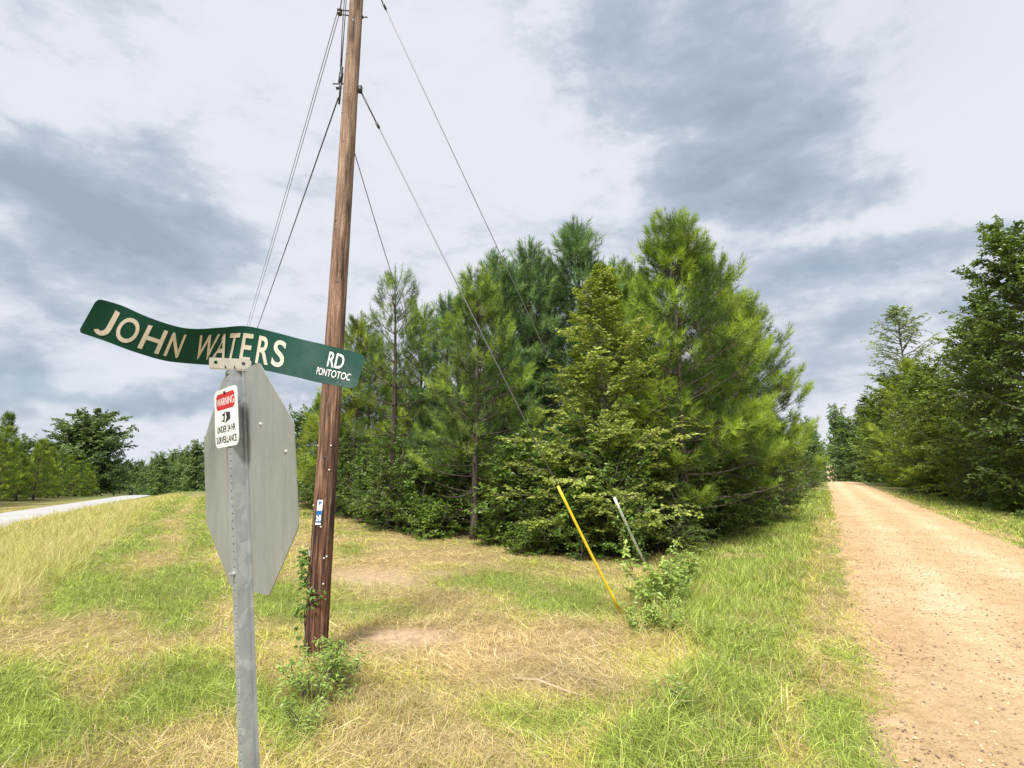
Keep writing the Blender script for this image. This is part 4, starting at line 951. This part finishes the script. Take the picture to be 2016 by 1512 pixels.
for px, py in ((632, 1035), (637.5, 1096), (642.5, 1093.5), (627, 878), (651.5, 878), (636, 1146), (617.5, 994), (648, 925)):
    z, a = ang_of(px, py); mb = MB(); p = pole_pt(z, a, -.004); d = np.array([math.cos(a), math.sin(a), 0]); dome_at(mb, p, d, .010, .012, lambda v: np.array(v)); upart('nail_head', mb, M['white_paint'])
z, a = ang_of(611, 1087); mb = MB(); d = np.array([math.cos(a), math.sin(a), 0]); tdir = np.array([-d[1], d[0], 0])
for o_, sz in ((.012, (.055, .02, .06)),):
    mb.box((0, 0, 0), sz); mb.v[-1] = pole_pt(z, a, o_) + mb.v[-1] @ np.stack([tdir, d, [0, 0, 1.]]); upart('metal_tag', mb, M['bright_alu'], None, True)
# knots
for px, py, r in ((694, 51, .022), (683, 115, .02), (676, 287, .016), (672, 228, .014), (660, 440, .02), (640, 900, .015), (664, 560, .013)):
    z, a = ang_of(px, py); mb = MB(); d = np.array([math.cos(a), math.sin(a), 0]); dome_at(mb, pole_pt(z, a, -.002), d, r, .006, lambda v: np.array(v)); upart('knot', mb, M['dark_steel'])
# hardware near the top
zi = z_of(25); ai = math.pi * .97
mb = MB(); o_ = pole_pt(zi, ai)
for dz in (-.035, .035): mb.tube([o_ + (0, 0, dz), o_ + np.array([-.15, -.02, dz])], [.009, .009], 6)
mb.tube([o_ + np.array([-.13, -.02, -.06]), o_ + np.array([-.13, -.02, .06])], [.008, .008], 6); clev = upart('clevis', mb, M['dark_steel'])
mb = MB(); prf = [(-.04, .03), (-.035, .036), (-.015, .036), (-.008, .022), (.008, .022), (.015, .036), (.035, .036), (.04, .03)]
c_ = o_ + np.array([-.125, -.02, 0]); mb.tube([c_ + (0, 0, z) for z, r in prf], [r for z, r in prf], 12); upart('insulator', mb, simple('glazed_insulator', (.10, .10, .10), .25), clev)
z, a = z_of(33), .05; mb = MB(); mb.tube([pole_pt(z, a, -.01), pole_pt(z, a, .075)], [.008, .008], 6); mb.tube([pole_pt(z, a, .004), pole_pt(z, a, .016)], [.028, .028], 4); upart('through_bolt', mb, M['dark_steel'])
z1 = z_of(180); mb = MB(); th = np.linspace(0, 6.2832, 25)
z, a = z_of(176), .0; mb.tube([pole_pt(z, a, -.01), pole_pt(z, a, .05)], [.012, .012], 6); mb.box(pole_pt(z, a, .03), (.05, .05, .09)); upart('guy_plate', mb, M['dark_steel'])
z = z_of(165); mb = MB(); mb.tube([pole_pt(z, math.pi, .0), pole_pt(z, math.pi, .15)], [.009, .009], 6); mb.tube([pole_pt(z + .25, math.pi, .04), pole_pt(z - .30, math.pi, .045)], [.018, .014], 8)
mb.tube([pole_pt(z + .16, math.pi, .045), pole_pt(z + .02, math.pi, .05)], [.032, .030], 8); mb.tube([pole_pt(z - .05, math.pi, .03), pole_pt(z - .07, math.pi, .1)], [.02, .02], 5); dead = upart('strain_clamp', mb, M['dark_steel'])
# down-leads running up the pole's left side
mb = MB()
for dx in (.05, .075): mb.tube([pole_pt(z_of(140), math.pi, .05 + (dx - .05) * .4), pole_pt(z_of(60), math.pi, dx), pole_pt(PTOP - .3, math.pi, dx + .01)], [.007] * 3, 6)
upart('down_lead', mb, M['dark_steel'])
# the next pole of the line, hidden behind the octagon
P2 = np.array([-27.4, 50.0]); P2 = np.array([P2[0], P2[1], float(terrain(*P2))])
up2 = utility_pole(tuple(P2), 'distant wooden utility pole of the same line, farther along the paved road', False)

# ------------------------------------------------------------------ wires
M['wire'] = simple('wire', (.10, .105, .115), .5, .5, .1, 5)
M['wire_pale'] = simple('aluminium_wire', (.17, .175, .19), .5, .4, .1, 5)
def wire(name, A, B, r, sag, mt, label, cat, n=24):
    A, B = np.array(A), np.array(B); t = np.linspace(0, 1, n); P = A + (B - A) * t[:, None]; P[:, 2] -= sag * 4 * t * (1 - t)
    mb = MB(); mb.tube(P - A, np.full(n, r), 5); e = empty(name, tuple(A), label, cat); mb.build('cable', mt, e); return e
W0 = c_ + np.array([-.03, 0, 0])
wire('overhead_wire', W0 + (0, 0, .01), P2 + np.array([-.1, -.15, 7.75]), .0055, .5, M['wire_pale'], 'thin pale wire, outer of the close pair, from the spool insulator down the paved road', 'wire')
wire('overhead_wire', W0 + (.03, 0, -.02), P2 + np.array([.12, -.15, 7.75]), .0055, .5, M['wire_pale'], 'thin pale wire, inner of the close pair, from the spool insulator down the paved road', 'wire')
zc = z_of(192); wire('overhead_cable', pole_pt(zc, math.pi, .06), P2 + np.array([0.05, -.15, 6.35]), .010, .35, M['wire'], 'dark communication cable leaving the strain clamp down the paved road', 'cable')
near = [atd(672, 22, 5.9), atd(676, -60, 4.9)]
dvec = unit(near[1] - W0)
wire('overhead_wire', W0 + (.04, -.02, 0), W0 + dvec * 16, .008, .0, M['wire'], 'dark wire running from the spool insulator back overhead towards the viewer', 'wire')
def guy(top, anchor, marker0, marker1, mt, label, mr=.022):
    top, anchor = np.array(top), np.array(anchor); d = unit(top - anchor)
    e = empty('guy_wire', tuple(anchor), label, 'guy wire'); mb = MB()
    mb.tube([anchor * 0 - d * .2, (top - anchor)], [.0075, .0075], 6); mb.build('strand', M['wire_pale'], e)
    mb = MB(); mb.tube([(top - anchor) - d * .0, (top - anchor) - d * .5], [.012, .009], 6); mb.tube([(top - anchor) - d * .45, (top - anchor) - d * .53], [.018, .018], 6); mb.build('grip', M['dark_steel'], e)
    if mt:
        mb = MB(); P = [d * (marker0 + (marker1 - marker0) * t) for t in np.linspace(0, 1, 8)]; P = [p + np.array([0, 0, -.02 * math.sin(math.pi * t)]) for p, t in zip(P, np.linspace(0, 1, 8))]
        mb.tube(P, [mr] * 8, 12); mb.build('marker_sleeve', mt, e)
    else:
        pass
    return e
def pick_on(anchor, top, py):
    lo, hi = 0., 1.
    for _ in range(50):
        mid = (lo + hi) / 2
        if proj(anchor + (top - anchor) * mid)[1] > py: lo = mid
        else: hi = mid
    return lo * np.linalg.norm(top - anchor)
g1t = pole_pt(z_of(180), 0, .04); g1a = ground_at(1226, 1213)
M['yellow'] = simple('yellow_plastic', (.80, .56, .03), .4, 0, .06, 10); M['grey_pl'] = simple('grey_white_plastic', (.84, .85, .87), .4, 0, .06, 10)
guy(g1t, g1a, pick_on(g1a, g1t, 1207), pick_on(g1a, g1t, 957), M['yellow'], 'steel guy wire with long yellow plastic marker anchored in the weeds', .020)
g2t = pole_pt(z_of(-62), .0, .03)
# second anchor: on the ground along the picture line through (963, 480) and (1255, 1082)
best = None
for yy in np.linspace(1110, 1260, 60):
    a_ = ground_at(1258 + (yy - 1085) * .49, yy); pr = proj(a_ + (g2t - a_) * .55); ln = [(1205 - 963) / (980 - 480.)]
    err = abs(pr[0] - (963 + (pr[1] - 480) * ln[0]))
    if best is None or err < best[0]: best = (err, a_)
g2a = best[1]
guy(g2t, g2a, pick_on(g2a, g2t, 1110), pick_on(g2a, g2t, 980), M['grey_pl'], 'steel guy wire with pale grey plastic marker rising out of the vines', .028)
e_ = atd(893, 860, 15.2)
wire('overhead_wire', pole_pt(z_of(300), .1, .0), e_, .006, .35, M['wire'], 'thin dark wire dropping from the pole into the pine stand', 'wire')
near_b = [pole_pt(z_of(-30), 0, .02)]

# ------------------------------------------------------------------ weeds and vines
WEED = make_broadleaf(91, .60, .5, .02, 20, 5, 5, .075, .026, green=((.17, .26, .05), (.36, .46, .13)), flat=.2, droop=.2, trunk_r=.005, elev=(25, 80), stems=6, lean=1.7, prof=lambda h: .35 + .6 * (1 - h), leafjit=.9)
WEED2 = make_broadleaf(92, 1.0, .55, .02, 26, 6, 5, .085, .05, green=((.22, .33, .06), (.44, .55, .16)), flat=.3, droop=.2, trunk_r=.006, elev=(25, 80), stems=6, lean=1.5, prof=lambda h: .3 + .65 * (1 - h), leafjit=.8)
for i, (bx, by, ty, pr, lb) in enumerate([
    (636, 1335, 1274, WEED, 'leafy green weed clump against the foot of the utility pole'), (608, 1395, 1308, WEED, 'leafy weed clump spilling left below the utility pole'),
    (662, 1365, 1284, WEED, 'leafy weed clump spilling right below the utility pole'), (600, 1445, 1388, WEED, 'small weed clump in front of the utility pole foot'),
    (1285, 1205, 1095, WEED2, 'tall leafy weed around the guy anchor beside the yellow marker'), (1325, 1190, 1115, WEED2, 'pale leafy weed below the grey guy marker'),
    (1255, 1245, 1195, WEED2, 'dark leafy weed at the foot of the yellow guy marker'), (1310, 1250, 1185, WEED2, 'leafy weed clump in front of the guy anchors'), (1350, 1150, 1080, WEED2, 'leafy weed between the guy anchors and the largest pine'),
    (1330, 1420, 1350, WEED, 'low leafy weed in the lush grass near the gravel road')]):
    grow(pr, 'weed', bx, by, ty, i * 1.3, lb, 'weed', None, 1.15)
# vine that climbs the pole
rs = np.random.default_rng(4); st = MB(); lf = MB(); LP, LD, LC = [], [], []
pts = []
for t in np.linspace(0, 1, 50):
    py = 1290 - 215 * t; z = z_of(py); v = pole_pt(z) - CAM; face = math.atan2(-v[1], -v[0]); a = face - 1.35 + .5 * math.sin(t * 9) * (1 - t) + (1.7 * math.exp(-((t - .56) / .07) ** 2)); pts.append(pole_pt(z, a, .012))
st.tube(np.array(pts), np.full(50, .006), 5)
for i in range(230):
    t = rs.random() ** .7; p = pts[int(t * 49)]; dens_ = 1 if t > .35 else .3
    if rs.random() > dens_: continue
    out = unit(p - pole_pt(p[2])); LP.append(p + out * .02 * rs.random() + rs.normal(size=3) * .035 + out * .03); LD.append(out * .5 + rs.normal(size=3) * .6 - np.array([0, 0, .4])); LC.append(np.array([.12, .21, .04]) * rs.uniform(.6, 1.7))
LP, LD, LC = map(np.array, (LP, LD, LC)); lf.leaves(LP, LD, np.array([[0, -.4, .9]]) + rs.normal(size=LP.shape) * .5, .06, .036, LC)
ve = empty('climbing_vine', tuple(pts[0]), 'green vine climbing the left side of the utility pole', 'vine')
o0 = np.array(pts[0]); st.v = [v - o0 for v in st.v]; lf.v = [v - o0 for v in lf.v]
st.build('stem', M['oak_bark'], ve); lf.build('foliage', M['leaf'], ve, True)
# vine shoots standing up round the grey guy marker
def vine_on(A, B, n, spread, label, colr, size=.07):
    A, B = np.array(A), np.array(B); st, lf = MB(), MB(); t = np.linspace(0, 1, 20); P = A + (B - A) * t[:, None] + rs.normal(size=(20, 3)) * .02
    st.tube(P - A, np.full(20, .005), 4); k = rs.random(n); c = (A + (B - A) * k[:, None]) - A + rs.normal(size=(n, 3)) * spread
    lf.leaves(c, rs.normal(size=(n, 3)) - np.array([0, 0, .5]), np.array([[0, -.5, .9]]) + rs.normal(size=(n, 3)) * .5, size * rs.uniform(.6, 1.3, n), size * .65 * rs.uniform(.6, 1.3, n), np.array(colr) * rs.uniform(.7, 1.5, (n, 1)))
    e = empty('climbing_vine', tuple(A), label, 'vine'); st.build('stem', M['oak_bark'], e); lf.build('foliage', M['leaf'], e, True)
b2 = atd(1235, 1010, np.linalg.norm(g2a) * .97); vine_on(b2, atd(1240, 875, np.linalg.norm(g2a) * .99), 150, .10, 'pale-leaved vine shoot standing up beside the grey guy marker', (.20, .30, .09))
b3 = g2a + (g2t - g2a) * .03; vine_on(g2a, g2a + (g2t - g2a) * .13, 220, .12, 'leafy vine swallowing the lower end of the grey guy marker', (.13, .23, .045))
# a fallen dry twig
mb = MB(); tw = [ground_at(1010, 1348), ground_at(1060, 1352), ground_at(1110, 1372), ground_at(1150, 1385)]; tw = np.array(tw) + [0, 0, .06]
e = empty('fallen_twig', tuple(tw[0]), 'dry pale broken branch lying on the mown grass', 'branch'); mb.tube(tw - tw[0], [.016, .014, .012, .007], 6); mb.tube([tw[1] - tw[0], tw[1] - tw[0] + (.2, .12, .05)], [.009, .004], 5); mb.build('stick', simple('dead_wood', (.40, .31, .20), .8), e)
# pebbles on the gravel lane
n = 30000; g_ = -3 + 40 * rng.random(n) ** 1.7; q_ = rng.random(n) * (GW + .5) - .3
X = GL0[0] + GDIR[0] * g_ + GNRM[0] * q_; Y = GL0[1] + GDIR[1] * g_ + GNRM[1] * q_; sz = (.005 + .014 * rng.random(n) ** 2.5)
Z = terrain(X, Y) + .012 + .05 * (1 - (2 * np.clip(q_ / GW, 0, 1) - 1) ** 2) + sz * .25
oct_ = np.array([[1, 0, 0], [0, 1, 0], [-1, 0, 0], [0, -1, 0], [0, 0, .7], [0, 0, -.7]]); ft = np.array([[0, 1, 4], [1, 2, 4], [2, 3, 4], [3, 0, 4], [1, 0, 5], [2, 1, 5], [3, 2, 5], [0, 3, 5]])
V = np.stack([X, Y, Z], 1)[:, None] + oct_[None] * sz[:, None, None] * (.6 + .7 * rng.random((n, 6, 1))); T = (np.arange(n)[:, None, None] * 6 + ft[None]).reshape(-1, 3)
base_c = np.where(rng.random((n, 1)) < .5, np.array([[.24, .17, .115]]), np.array([[.60, .44, .27]])) * rng.uniform(.6, 1.3, (n, 1))
mb = MB(); mb.add(V.reshape(-1, 3), T, np.repeat(base_c, 6, 0))
m, nt, N, L, b = mat('pebble'); nn = nnoise(nt, 60, 3); L.new(mixc(nt, .4, attr_col(nt), ramp(nt, nn, [(.3, (.7, .7, .7)), (.7, (1.2, 1.2, 1.2))]), 'MULTIPLY'), b.inputs['Base Color']); b.inputs['Roughness'].default_value = .9
tag(mb.build('gravel', m, None, True), 'loose pebbles scattered over the sandy gravel lane', 'gravel', kind='stuff')
print('TRIS', sum(len(me.polygons) for me in bpy.data.meshes))
